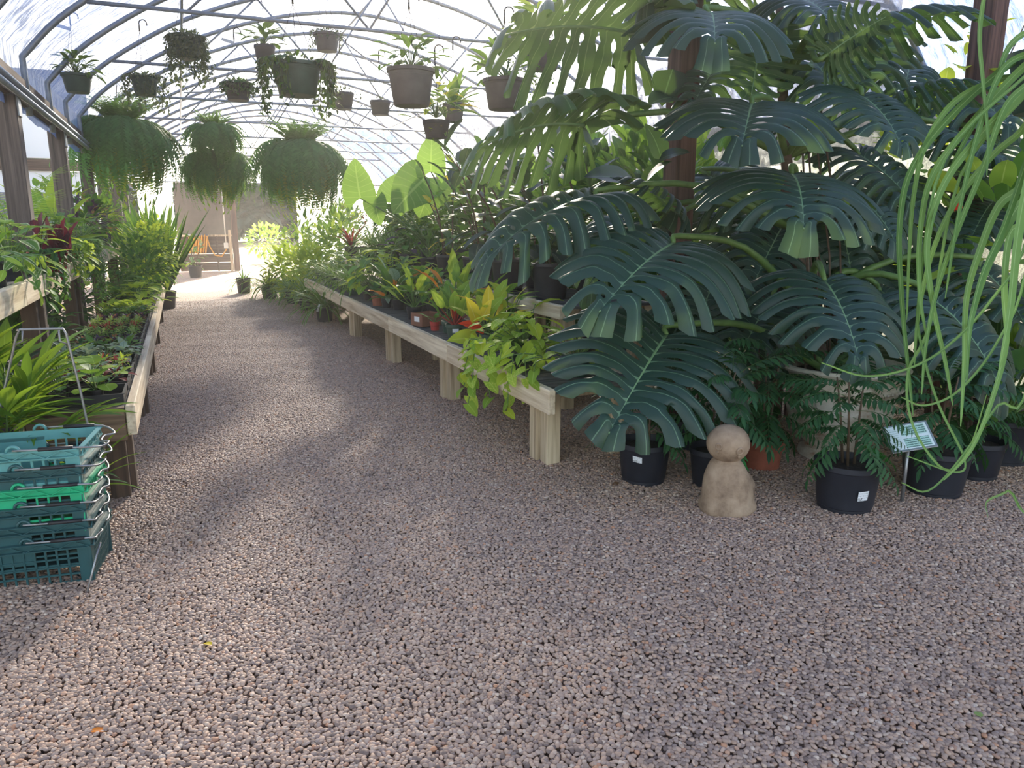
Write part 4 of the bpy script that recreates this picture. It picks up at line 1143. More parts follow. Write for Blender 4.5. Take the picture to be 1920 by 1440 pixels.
for (az, e, c) in ((1.2, 1.0, 'red'), (2.9, 1.15, 'orange')):
    d = Vector((math.cos(az) * math.cos(e), math.sin(az) * math.cos(e), math.sin(e)))
    put('leaf', leaves('lance', c)['mesh'][1], t, orient((0, 0, .12), d, (math.cos(az), math.sin(az), .2), .24, 1.3))
sticker(t, .0705, .062, az_cam((1.92, 5.55), .1), .05, .03)
plant('young_philodendron', 'young philodendron in a slim green pot beside the cardboard box', 'plant', (1.96, 5.82, ZL), petioled(8, .19, .15, .09, (30, 85), 20, 33, .5), ('green', .055, .1), lv(('ovate', 'bright'), ('ovate', 'variegated')))
plant('seedling', 'little seedling in a bright red pot beside the cardboard box', 'plant', (1.90, 6.0, ZL), petioled(5, .1, .07, .06, (20, 80), 10, 35), ('red', .042, .075), lv(('ovate', 'mid')))
bx = thing('cardboard_box', 'small brown cardboard box with a white label on the bench edge', 'box', (1.92, 6.32, ZL), .32)
M_CARD = plain('cardboard', (134, 92, 72), .85, 0, .08, 8)
b = MB()
for c, s in (((0, 0, .006), (.2, .17, .006)), ((0, -.085, .06), (.2, .005, .11)), ((0, .085, .06), (.2, .005, .11)), ((-.1, 0, .06), (.005, .165, .11)), ((.1, 0, .06), (.005, .165, .11))): b.box(c, s)
b.build('body', M_CARD, bx); MB().box((-.104, -.01, .065), (.002, .075, .045)).build('paper_label', M_WHITE, bx)
t = plant('sawtooth_philodendron', 'philodendron with spread yellow and green toothed leaves above the cardboard box', 'plant', (1.95, 6.78, ZL),
          petioled(13, .36, .2, .1, (20, 80), 15, 41, .5), ('nursery', .075, .12), lv(('saw', 'lime'), ('saw', 'yellow'), ('saw', 'bright'), ('saw', 'mid')), sr=.005)
t = plant('sawtooth_philodendron', 'philodendron with an arching orange toothed leaf behind the cardboard box', 'plant', (2.2, 6.35, ZL),
          petioled(12, .36, .26, .1, (35, 85), 20, 43, .5), ('nursery', .075, .12), lv(('saw', 'mid'), ('saw', 'bright'), ('saw', 'orange')), sr=.005)
plant('prayer_plant', 'prayer plant with one rust orange leaf and one silver veined leaf', 'plant', (2.02, 7.6, ZL),
      petioled(22, .24, .26, .1, (5, 85), 20, 47, .6), ('nursery', .07, .11), lv(('ovate', 'deep'), ('ovate', 'silver'), ('ovate', 'deep'), ('ovate', 'orange'), ('ovate', 'variegated')))
plant('small_foliage_plant', 'dark leafed plant in a terracotta pot on the bench edge', 'plant', (1.9, 8.05, ZL), petioled(12, .12, .1, .08, (5, 80), 5, 51), ('terra', .06, .105), lv(('ovate', 'deep')))
plant('small_foliage_plant', 'dark leafed plant in a black pot with a pale tag beside the terracotta pot', 'plant', (1.95, 7.85, ZL), petioled(10, .13, .1, .08, (5, 80), 5, 52), ('nursery', .055, .1), lv(('ovate', 'deep'), ('ovate', 'silver')))
plant('arrowhead_vine', 'bushy pale green arrowhead vine with leaves drooping over the bench edge', 'plant', (1.98, 8.7, ZL),
      petioled(40, .15, .32, .1, (5, 85), -25, 55) + trailing(4, .12, .2, .18, .15, 7, .06, (2.4, 4.2)), ('nursery', .1, .14), lv(('heart', 'bright'), ('heart', 'mid'), ('heart', 'lime')), sr=.003)
plant('arrowhead_vine', 'tall yellow green arrowhead vine behind the prayer plant', 'plant', (2.22, 8.15, ZL),
      petioled(36, .15, .42, .1, (25, 88), -15, 57), ('nursery', .1, .14), lv(('heart', 'bright'), ('heart', 'lime'), ('heart', 'mid')), sr=.003)
plant('arrowhead_vine', 'arrowhead vine with round yellow leaves in the second row of the low bench', 'plant', (2.22, 8.95, ZL),
      petioled(30, .16, .45, .1, (30, 88), -10, 58), ('nursery', .1, .14), lv(('heart', 'lime'), ('heart', 'bright')), sr=.003)
sp_lab = ['spider plant in a dark green pot on the middle of the low bench edge', 'spider plant with orange tinged blades next along the low bench edge', 'third spider plant along the low bench edge',
          'fourth spider plant along the low bench edge', 'spider plant at the far end of the low bench edge']
for i, y in enumerate((9.45, 10.05, 10.65, 11.3, 11.95)):
    plant('spider_plant', sp_lab[i], 'plant', (1.95 + .03 * (i % 2), y, ZL), rosette(70, .42, .1, (-5, 80), .03, 60 + i), ('green', .08, .13), lv(('strap', 'spider'), ('strap', 'strap')), joined=True, group='spider plants along the low bench')
for i, (y, c, lab) in enumerate(((9.7, 'mid', 'leafy green filler plant in the second row behind the spider plants'), (10.4, 'deep', 'dark leafy plant in the second row behind the spider plants'),
                                 (11.2, 'bright', 'light leafy plant in the second row behind the spider plants'), (11.9, 'mid', 'leafy plant in the second row at the far bench end'),
                                 (7.35, 'mid', 'broad leafed plant in the second row beside the rubber plants'), (6.95, 'deep', 'dark broad leafed plant in the second row beside the rubber plants'))):
    plant('foliage_plant', lab, 'plant', (2.22, y, ZL), petioled(30, .17, .32, .1, (10, 85), 0, 70 + i), ('nursery', .1, .14), lv(('ovate', c), ('ovate', 'mid')), joined=False, sr=.003)
for i, (x, y, c, lab) in enumerate(((2.22, 5.2, 'lime', 'lime philodendron in the second row under the drooping split leaf'), (2.24, 5.75, 'bright', 'light green philodendron in the second row beside the red stalked one'), (2.22, 7.75, 'bright', 'tall light plant in the second row behind the prayer plant'))):
    plant('philodendron', lab, 'plant', (x, y, ZL), petioled(16, .22, .26, .1, (20, 85), 15, 95 + i, .4), ('nursery', .08, .13), lv(('ovate', c), ('ovate', 'mid')), sr=.004)
# big black pots standing on the raised bench
def rubber(label, loc, pot, n, L, h, seed, lean, cols=(('rubber', 'rubber'),), stems=2):
    ms = []
    for k in range(stems):
        a = k * 2.5 + seed; off = Vector((math.cos(a) * .05, math.sin(a) * .05, 0))
        for M, st in stemmed(n // stems, L, h * (1 - .18 * k), pot[2] - .02, seed + k, (-28, 60), (lean[0] + .12 * math.cos(a), lean[1] + .12 * math.sin(a))):
            ms.append((Matrix.Translation(off) @ M, (st[0] + off, st[1] + off)))
    t = plant('rubber_plant', label, 'plant', loc, ms, pot, lv(*cols), sr=.005)
    for k in range(stems):
        a = k * 2.5 + seed; hh = h * (1 - .18 * k); lx, ly = lean[0] + .12 * math.cos(a), lean[1] + .12 * math.sin(a)
        MB().tube([(math.cos(a) * .05 + lx * q * q, math.sin(a) * .05 + ly * q * q, pot[2] - .03 + hh * q) for q in (0, .25, .5, .75, 1)], [.011, .01, .009, .007, .004], 7).build('trunk', M_STEMD, t, True)
    return t
rubber('dark rubber plant in a big black pot leaning over the low bench', (2.62, 6.1, ZU), ('nursery', .15, .28), 34, .37, .95, 3, (-.4, .1))
rubber('second dark rubber plant with a paler young tip on the raised bench', (2.66, 7.0, ZU), ('nursery', .14, .26), 32, .35, .95, 5, (-.3, .05), (('rubber', 'rubber'), ('rubber', 'deep')))
rubber('rubber plant with bronze tipped leaves in the corner by the timber post', (2.66, 5.35, ZU), ('nursery', .15, .28), 30, .34, .85, 8, (-.25, .2))
rubber('tall rubber plant behind the drooping split leaf on the raised bench', (3.02, 6.3, ZU), ('nursery', .15, .28), 36, .35, 1.2, 12, (-.25, 0), (('rubber', 'rubber'), ('rubber', 'hoya')))
rubber('rubber plant in the ribbed black pot beside the timber post', (3.0, 5.3, ZU), ('nursery', .14, .27), 30, .34, 1.0, 15, (-.15, .1))
rubber('olive leafed shrub with yellow young tips on the raised bench', (2.95, 7.6, ZU), ('nursery', .14, .26), 26, .24, 1.15, 19, (-.15, 0), (('oval', 'mid'), ('oval', 'bright'), ('oval', 'deep')), 3)
rubber('olive leafed shrub with yellow tips behind the second rubber plant', (2.62, 7.75, ZU), ('nursery', .13, .25), 24, .22, .9, 22, (-.1, 0), (('oval', 'mid'), ('oval', 'yellow'), ('oval', 'deep')), 3)
# elephant ears and the mixed mass beyond
def elephant(label, loc, specs, colour='alocasia', L=.5, pot=('nursery', .15, .28)):
    t = thing('elephant_ear', label, 'plant', loc)
    add_pot(t, *pot); O = Vector(loc); c0 = O + Vector((0, 0, pot[2] - .03))
    for i, (b, tip) in enumerate(specs):
        B, T = Vector(b), Vector(tip)
        put('leaf', leaves('bigheart', colour)['mesh'][i % 3], t, orient(B - O, T - B, -FWD, (T - B).length * 1.2))
        MB().tube([c0 - O, (c0 + B) / 2 - O + Vector((0, 0, .08)), B - O], [.016, .012, .008], 6).build('petiole', M_STEM, t, True)
    return t
elephant('elephant ear plant with one huge round leaf against the white sky', (2.75, 8.7, ZU), [(at_y(676, 372, 8.6), at_y(664, 316, 8.4)), (at_y(702, 376, 8.8), at_y(708, 408, 8.6)), (at_y(735, 380, 8.9), at_y(748, 335, 8.7))])
elephant('tall elephant ear plant with a glowing upright leaf below the small hanging pots', (3.05, 8.3, ZU), [(at_y(808, 322, 8.2), at_y(808, 262, 8.1)), (at_y(800, 332, 8.3), at_y(752, 370, 8.0)), (at_y(812, 345, 8.4), at_y(790, 390, 8.2))])
rowU = [
    ('croton', 'purple leafed plant on the raised bench beyond the elephant ears', (2.62, 9.3), lambda: petioled(24, .2, .35, .15, (20, 85), 0, 81), (('ovate', 'purple'), ('ovate', 'mid')), False),
    ('spider_plant', 'big spider plant on the raised bench front edge', (2.6, 9.95), lambda: rosette(90, .5, .2, (-15, 85), .03, 83), (('strap', 'spider'), ('strap', 'strap')), True),
    ('spider_plant', 'second big spider plant on the raised bench front edge', (2.6, 10.6), lambda: rosette(90, .5, .2, (-15, 85), .03, 84), (('strap', 'spider'),), True),
    ('spider_plant', 'striped spider plant at the far end of the raised bench', (2.62, 11.3), lambda: rosette(90, .5, .2, (-15, 85), .03, 85), (('strap', 'spider'), ('strap', 'strap')), True),
    ('leafy_shrub', 'fine leafed green shrub on the raised bench behind the spider plants', (2.98, 9.2), lambda: bushy(420, .14, .36, .42, .6, 86), (('ovate', 'mid'), ('lance', 'deep')), True),
    ('leafy_shrub', 'dense dark shrub in the middle of the raised bench back row', (2.98, 9.9), lambda: bushy(420, .14, .36, .42, .6, 87), (('ovate', 'mid'), ('ovate', 'deep')), True),
    ('leafy_shrub', 'olive shrub in the back row of the raised bench', (2.98, 10.6), lambda: bushy(420, .14, .36, .45, .6, 88), (('lance', 'mid'), ('ovate', 'deep')), True),
    ('leafy_shrub', 'dark shrub toward the far end of the raised bench back row', (2.98, 11.3), lambda: bushy(420, .14, .36, .45, .65, 89), (('ovate', 'deep'), ('ovate', 'mid')), True),
    ('leafy_shrub', 'tall airy shrub with pinkish flower sprays at the far bench end', (2.75, 12.25), lambda: bushy(160, .07, .36, .45, .85, 90, .2), (('small', 'brownleaf'), ('small', 'grey')), True),
    ('cordyline', 'upright reddish sword leafed plant at the far bench end', (2.5, 12.2), lambda: rosette(26, .5, .2, (35, 85), .03, 91), (('wide', 'maroon'), ('wide', 'deep')), False),
    ('leafy_shrub', 'broad dark plant with large oval leaves on the raised bench', (2.62, 8.4), lambda: petioled(24, .22, .35, .15, (15, 85), 0, 92), (('oval', 'mid'), ('oval', 'deep')), False),
]
for nm, lab, (x, y), fn, sets, jn in rowU:
    plant(nm, lab, 'plant', (x, y, ZU), fn(), ('nursery', .12, .2), lv(*sets), joined=jn)
# plants standing on the ground beyond the bench end
gl = [('strap_leaf_lily', 'strap leafed lily with a white tag on the gravel beside the bench leg', (612, 606), 74, ('strap', 'strap')), ('strap_leaf_lily', 'strap leafed lily second in the row on the gravel', (578, 585), 75, ('strap', 'strap')),
      ('strap_leaf_lily', 'strap leafed lily third in the row on the gravel', (552, 572), 76, ('strap', 'strap')), ('strap_leaf_lily', 'strap leafed plant in a black pot near the far bench end', (507, 562), 77, ('strap', 'strap')),
      ('strap_leaf_lily', 'small strap leafed plant in a pot standing out in the aisle', (459, 550), 78, ('strap', 'deep'))]
for i, (nm, lab, px, sd, ls) in enumerate(gl):
    p = at_z(*px, 0)
    t = plant(nm, lab, 'plant', (p.x, p.y + .12, 0), rosette(80 if i < 4 else 34, .62 if i < 4 else .5, .2, (5, 82), .04, sd), ('nursery', .14 if i > 2 else .12, .22 if i < 4 else .3), lv(ls, ('strap', 'spider')) if i < 3 else lv(ls), joined=True, group='lilies on the gravel by the bench')
    if i == 0: MB().box((0, 0, 0), (.03, .004, .11)).build('plant_tag', M_WHITE, t, M=Matrix.Translation((-.1, -.12, .22)) @ Matrix.Rotation(.3, 4, 'Y'))
bb = [('sunlit_shrub', 'sunlit yellow green shrub at the far end of the benches', (1.95, 13.0, 0), (.42, .55, .55), 'lime', 'bright', 101), ('sunlit_shrub', 'sunlit green shrub behind the far bench end', (2.4, 13.7, 0), (.5, .65, .75), 'bright', 'mid', 102),
      ('sunlit_shrub', 'yellowish shrub low beside the aisle beyond the benches', (1.75, 14.3, 0), (.45, .5, .5), 'lime', 'bright', 103), ('sunlit_shrub', 'tall green shrub far down the right side', (2.9, 15.0, 0), (.6, .8, .95), 'mid', 'bright', 104),
      ('sunlit_shrub', 'round green shrub near the far doorway', (2.3, 16.5, 0), (.6, .7, .7), 'bright', 'mid', 105), ('sunlit_shrub', 'dark green shrub far down the right side', (3.4, 17.5, 0), (.7, .9, 1.0), 'deep', 'mid', 106)]
for nm, lab, loc, (rx, rz, zc), c1, c2, sd in bb:
    plant(nm, lab, 'shrub', loc, bushy(600, .15, rx, rz, zc, sd, .5), ('nursery', .18, .25), lv(('ovate', c1), ('ovate', c2)), joined=True)
# tall plants behind the raised bench and along the far side wall
tall = [('tall_shrub', 'tall leafy shrub rising behind the raised bench near the timber post', (3.75, 5.6), 1.25, .65, 1.0, 'deep', 'mid', .22, 111), ('tall_shrub', 'tall shrub behind the rubber plants', (3.8, 6.9), 1.25, .65, 1.0, 'mid', 'deep', .22, 112),
        ('tall_shrub', 'tall shrub behind the elephant ear plants', (3.85, 8.2), 1.15, .65, .95, 'deep', 'mid', .2, 113), ('tall_shrub', 'tall shrub behind the middle of the raised bench', (3.8, 9.5), 1.1, .65, .95, 'mid', 'deep', .2, 114),
        ('tall_shrub', 'tall shrub behind the far half of the raised bench', (3.8, 10.9), 1.1, .65, .95, 'deep', 'mid', .2, 115), ('tall_shrub', 'tall shrub behind the far end of the raised bench', (3.8, 12.4), 1.05, .65, .95, 'mid', 'bright', .2, 116),
        ('tall_shrub', 'tall leafy shrub against the side wall behind the timber post', (4.85, 6.4), 1.2, .7, 1.1, 'mid', 'bright', .22, 117), ('tall_shrub', 'tall leafy shrub against the side wall further back', (4.9, 8.6), 1.2, .7, 1.1, 'deep', 'mid', .22, 118),
        ('tall_shrub', 'tall leafy shrub against the side wall at mid length', (4.9, 11.0), 1.15, .75, 1.1, 'mid', 'deep', .22, 119)]
for nm, lab, (x, y), zc, rx, rz, c1, c2, L, sd in tall:
    plant(nm, lab, 'shrub', (x, y, 0), bushy(620, L * 1.1, rx, rz, zc, sd, .35), ('nursery', .2, .3), lv(('ovate', c1), ('oval', c2)), joined=True)
# shrubs at the right edge beside the giant plant
plant('hibiscus_shrub', 'hibiscus shrub with large backlit green leaves beside the giant split leaves', 'shrub', (4.75, 3.1, 0), bushy(150, .22, .62, .8, 1.15, 121, .45), ('nursery', .2, .3), lv(('ovate', 'mid'), ('heart', 'bright'), ('heart', 'mid'), ('ovate', 'deep')))
hb = plant('hibiscus_shrub', 'taller hibiscus shrub with a red flower by the side wall', 'shrub', (5.2, 4.1, 0), bushy(130, .2, .55, .9, 1.6, 122, .45), ('nursery', .2, .3), lv(('ovate', 'bright'), ('heart', 'lime'), ('ovate', 'mid')))
fl = thing('hibiscus_flower', 'single red flower showing between the grassy leaves', 'flower', tuple(at_d(1789, 388, 4.3)))
for k in range(5):
    a = k * 2 * PI / 5; put('petal', leaves('round', 'red')['mesh'][k % 3], fl, orient((0, 0, 0), (math.cos(a) * .7 - .3, math.sin(a) * .3 - .8, math.sin(a) * .7), (0, -1, 0), .045))
plant('broad_leaf_shrub', 'dark broad leafed shrub under the grassy leaves at the right edge', 'shrub', (4.35, 2.75, 0), petioled(26, .34, .7, .25, (15, 80), -20, 123), ('nursery', .18, .28), lv(('bigheart', 'monstera'), ('ovate', 'monstera'), ('heart', 'mid')), sr=.007)
plant('vine_shrub', 'bright lime vine growing high on the dark timber post', 'vine', (5.12, 3.72, 2.35), bushy(46, .14, .25, .42, .0, 124, .1), None, lv(('heart', 'lime'), ('heart', 'bright')), rz=0)

# ---------------------------------------------------------------- stacked harvest baskets
def plastic(name, c): return plain(name, c, .42, 0, .08, 10)
M_TEAL, M_DTEAL, M_BGREEN = plastic('teal_plastic', (92, 152, 150)), plastic('dark_teal_plastic', (42, 82, 84)), plastic('bright_green_plastic', (36, 168, 118))
M_GRIP = plain('black_grip', (34, 34, 38), .5, 0, .1, 20)
def basket_wall(w, h, z0, full, tk=.005, truss=True):
    """upright wall in XZ with a grid of openings; solid middle unless full"""
    b = MB(); n = 15 if full else 4; rows = 4 if full else 3
    cw = w - .09
    b.box((-w / 2 + .022, 0, z0 + h / 2), (.045, tk, h)); b.box((w / 2 - .022, 0, z0 + h / 2), (.045, tk, h))
    b.box((0, 0, z0 + .008), (cw, tk, .016)); b.box((0, 0, z0 + h - .02), (cw, tk, .04))
    spans = [(-w / 2 + .045, w / 2 - .045)] if full else [(-w / 2 + .045, -.13), (.13, w / 2 - .045)]
    if not full: b.box((0, 0, z0 + h / 2), (.26, tk, h - .05))
    for a, c in spans:
        k = n if full else 4; s = (c - a) / k
        for i in range(k + 1): b.box((a + i * s, 0, z0 + h / 2 - .01), (.007, tk * 1.2, h - .05))
        for j in range(1, rows): b.box(((a + c) / 2, 0, z0 + .012 + (h - .055) * j / rows), (c - a, tk * 1.2, .007))
    if truss:
        b.box((0, -.008, z0 + h - .001), (w, .018, .004)); b.box((0, -.008, z0 + h - .03), (w, .018, .004)); k = 12; s = w / k
        for i in range(k):
            a = Vector((-w / 2 + i * s, -.012, z0 + h - .03)); c = Vector((-w / 2 + (i + 1) * s, -.012, z0 + h - .002))
            if i % 2: a.z, c.z = c.z, a.z
            d = c - a; b.box((a + c) / 2, (d.length, .004, .003), d.to_track_quat('X', 'Z').to_matrix())
    return b
W_, D_, H_ = .66, .31, .19
def basket(label, z, mat, full, bail, base):
    t = thing('harvest_basket', label, 'basket', (base[0], base[1], z), base[2], 'stacked harvest baskets')
    for nm, y, w, rot in (('front_wall', -D_ / 2, W_, 0), ('back_wall', D_ / 2, W_, PI), ('side_wall', W_ / 2, D_, PI / 2), ('side_wall', W_ / 2, D_, -PI / 2)):
        m = basket_wall(w, H_, 0, full, truss=nm != 'back_wall')
        tilt = Matrix.Rotation(.06, 4, 'X')
        if nm in ('front_wall', 'back_wall'): M = Matrix.Rotation(rot, 4, 'Z') @ Matrix.Translation((0, -D_ / 2 + .011, 0)) @ tilt
        else: M = Matrix.Rotation(rot, 4, 'Z') @ Matrix.Translation((0, -W_ / 2 + .011, 0)) @ tilt
        m.build(nm, mat, t, M=M)
    MB().box((0, 0, .004), (W_ - .03, D_ - .03, .008)).build('floor_panel', mat, t)
    for x in (-.115, .115):
        for s in (-1, 1):
            MB().tube([(x + .022 * math.cos(a), s * (D_ / 2 + .004), H_ + .022 * math.sin(a)) for a in np.linspace(0, PI, 9)], .006, 6).build('hinge_loop', mat, t, True)
    for s, dx in ((1, bail), (-1, .02)):
        y = D_ / 2 + .012; X = W_ / 2; o = dx
        pth = [(s * .115, -y, H_ + .008), (s * .18, -y, H_ + .006), (s * (X - .02), -y + .004, H_ + .004), (s * (X + .015 + o * .4), -y + .02, H_ - .004), (s * (X + o), -y + .055, H_ - .012), (s * (X + o + .012), -y + .1, H_ - .008), (s * (X + o * .7), -.03, H_ - .012),
               (s * (X + o * .7), .03, H_ - .008), (s * (X + o + .006), y - .1, H_ - .01), (s * (X + o * .5), y - .03, H_), (s * (X - .03), y, H_ + .006), (s * .115, y, H_ + .008)]
        hnd = MB().tube([tuple(p) for p in catmull(pth, 4)], .0042, 6).build('bail_handle', M_WIRE, t, True)
        for sy in (-1, 1): MB().tube([(s * .2, sy * y, H_ + .006), (s * (X - .015), sy * (y - .004), H_ + .004)], .008, 8).build('grip', M_GRIP, hnd, True)
    return t
KB = (-.735, 3.35, -.13)
blab = ['dark teal fully slotted basket at the bottom of the stack', 'dark teal basket second from the bottom of the stack', 'dark teal basket just under the bright green one',
        'bright green basket in the middle of the stack', 'dark teal basket just under the topmost one', 'light teal basket topmost of the stack']
for i, (m, f, bl) in enumerate(((M_DTEAL, True, .012), (M_DTEAL, False, .02), (M_DTEAL, False, .03), (M_BGREEN, False, .035), (M_DTEAL, False, .055), (M_TEAL, False, .075))):
    basket(blab[i], .002 + i * .0735, m, f, bl, KB)
# loose wire bail leaning on the bottom basket
tag(MB().tube([(-.445, 3.06, .012), (-.41, 3.14, .12), (-.395, 3.17, .16)], .0045, 6).build('loose_wire', M_WIRE, None, True), 'grey wire rod leaning against the bottom basket', 'wire')
# tall wire frame behind the baskets
def yz(px, py, y): p = at_y(px, py, y); return (p.x, p.y, p.z)
WY = 3.62
tag(MB().tube([yz(-22, 860, WY), yz(0, 770, WY), yz(30, 632, WY), yz(37, 618, WY), yz(118, 616, WY), yz(124, 626, WY), yz(150, 730, WY), yz(176, 850, WY), (yz(176, 850, WY)[0] + .02, WY, .01)], .0052, 8).build('wire_stand', M_WIRE, None, True),
    'grey wire frame standing in the palm leaves behind the baskets', 'wire frame')
tag(MB().tube([yz(42, 620, WY), yz(42, 640, WY), yz(30, 646, WY)], .004, 6).build('wire_hook', M_WIRE, None, True), 'small wire hook inside the left corner of the wire frame', 'wire')
tag(MB().tube([yz(110, 619, WY), yz(112, 640, WY), yz(126, 645, WY)], .004, 6).build('wire_hook', M_WIRE, None, True), 'small wire hook inside the right corner of the wire frame', 'wire')

# broad palm behind the baskets: fronds of separate leaflets
def palm(label, loc, pot, fr, seed, colours, L=.5, ll=.3, pairs=5):
    q = random.Random(seed); t = thing('broad_palm', label, 'palm', loc); add_pot(t, *pot); z = pot[2] - .02
    ls = [leaves('lance', c) for c in colours]
    for (az, e, k) in fr:
        d = Vector((math.cos(az) * math.cos(e), math.sin(az) * math.cos(e), math.sin(e))); l = L * k
        P = [Vector((0, 0, z)) + d * l * s - Vector((0, 0, .22 * l * s * s)) for s in np.linspace(0, 1, 7)]
        f = MB().tube(P, [.008, .007, .006, .005, .004, .003, .002], 6).build('frond', M_STEM, t, True)
        side = d.cross(Vector((0, 0, 1))).normalized()
        for i in range(pairs):
            s = .42 + .55 * (i + .5) / pairs; j = s * 6; a = int(j); p = P[a].lerp(P[min(6, a + 1)], j - a); tan = (P[min(6, a + 1)] - P[max(0, a - 1)]).normalized()
            for sg in (-1, 1):
                an = 1.0 - .45 * s + q.uniform(-.12, .12); dd = tan * math.cos(an) + side * sg * math.sin(an) + Vector((0, 0, .12 + q.uniform(-.15, .15)))
                put('leaflet', q.choice(q.choice(ls)['mesh']), f, orient(p, dd, Vector((0, 0, 1)) + side * sg * .2, ll * k * q.uniform(.8, 1.1), .62))
        put('leaflet', q.choice(ls[0]['mesh']), f, orient(P[-1], tan, (0, 0, 1), ll * k * .9))
    return t
palm('bright green broad leafed palm rising behind the stacked baskets', (-.80, 3.84, 0), ('nursery', .15, .3), [(-.4, 1.3, 1.0), (.5, 1.25, 1.05), (1.6, 1.2, 1.1), (2.8, 1.1, 1.0), (3.9, 1.0, .95), (5.0, 1.05, .95), (-.9, .85, .75), (.1, .8, .8), (4.4, .7, .9), (2.2, .75, 1.0), (3.3, .6, .9)], 7, ('palm', 'palm', 'strap'), .58, .33, 6)
palm('second broad leafed palm at the left picture edge beside the baskets', (-1.12, 4.0, 0), ('nursery', .15, .3), [(-.3, 1.2, 1.1), (.8, 1.1, 1.0), (2.0, 1.1, 1.0), (3.4, 1.0, 1.0), (4.6, 1.1, 1.0), (5.4, .8, 1.0), (.2, .7, .9)], 9, ('palm', 'strap'), .6, .34, 6)
plant('strap_leaf_lily', 'dark strap leafed plant low between the palm and the baskets', 'plant', (-.52, 3.74, 0), rosette(22, .36, .2, (25, 80), .03, 201), ('nursery', .1, .2), lv(('wide', 'deep'), ('wide', 'palm')))

# ---------------------------------------------------------------- seedling trays on the left low bench
M_TRAY = plain('black_tray', (32, 32, 36), .5, 0, .15, 20)
def tray_mesh():
    b = MB(); w, d, h = .42, .27, .05
    b.box((0, 0, .003), (w, d, .005))
    for s in (-1, 1):
        b.box((0, s * (d / 2 - .002), h / 2), (w, .004, h)); b.box((s * (w / 2 - .002), 0, h / 2), (.004, d, h)); b.box((0, s * d / 2, h), (w + .014, .012, .004)); b.box((s * w / 2, 0, h), (.012, d + .014, .004))
    return b.mesh('tray', M_TRAY)
TRAY = tray_mesh(); CELL = auto_smooth(MB().lathe([(.026, 0), (.036, .06), (.039, .06), (.039, .066), (.033, .066), (.03, .05), (.0001, .052)], 12).mesh('pot', M_TRAY), 40)
CELLB = auto_smooth(MB().lathe([(.026, 0), (.036, .06), (.039, .06), (.039, .066), (.033, .066), (.03, .05), (.0001, .052)], 12).mesh('pot', plain('brown_pot', (92, 62, 52), .6)), 40)
trays = [
    ('round leafed coin plant seedling in the nearest tray', 'coin_plant', (('round', 'bright'), ('round', 'mid')), 'p', .095, .13, 9, 4),
    ('maroon and cream seedling in the second tray', 'maroon_seedling', (('ovate', 'maroon'), ('ovate', 'variegated'), ('ovate', 'silver')), 'p', .075, .06, 10, 8),
    ('tiny red and lime seedling in the third tray', 'nerve_plant', (('small', 'sedumred'), ('small', 'lime'), ('small', 'sedum')), 'b', .04, .05, 40, 8),
    ('silvery flat leafed seedling in the fourth tray', 'silver_seedling', (('ovate', 'silver'), ('ovate', 'grey')), 'p', .085, .07, 11, 8),
    ('glossy seedling in a brown pot in the fifth tray', 'glossy_seedling', (('ovate', 'mid'), ('ovate', 'deep')), 'p', .075, .07, 10, 8),
    ('grey and brown succulent rosette in the sixth tray', 'succulent', (('small', 'brownleaf'), ('small', 'grey'), ('small', 'purple')), 'r', .045, .03, 22, 8),
    ('low green creeping seedling in the seventh tray', 'creeping_seedling', (('small', 'sedum'), ('small', 'mid')), 'b', .035, .05, 46, 8),
    ('dark red and olive stonecrop mat in the eighth tray', 'stonecrop', (('small', 'sedumred'), ('small', 'sedum')), 'b', .03, .045, 50, 8),
    ('pale green frizzy stonecrop in the ninth tray', 'stonecrop', (('small', 'sedum'), ('small', 'bright')), 'b', .035, .055, 50, 8),
    ('dark brown grey succulent in the tenth tray', 'succulent', (('small', 'purple'), ('small', 'brownleaf')), 'r', .05, .03, 20, 8),
    ('small green leafy seedling in the eleventh tray', 'leafy_seedling', (('ovate', 'mid'), ('ovate', 'deep')), 'p', .07, .07, 10, 8),
    ('yellow green heart leafed seedling in the last tray', 'heart_seedling', (('heart', 'lime'), ('heart', 'bright')), 'p', .085, .09, 11, 8),
]
ordn = ['nearest the camera', 'second', 'third', 'fourth', 'fifth', 'sixth', 'seventh', 'eighth', 'ninth', 'tenth', 'eleventh', 'last']
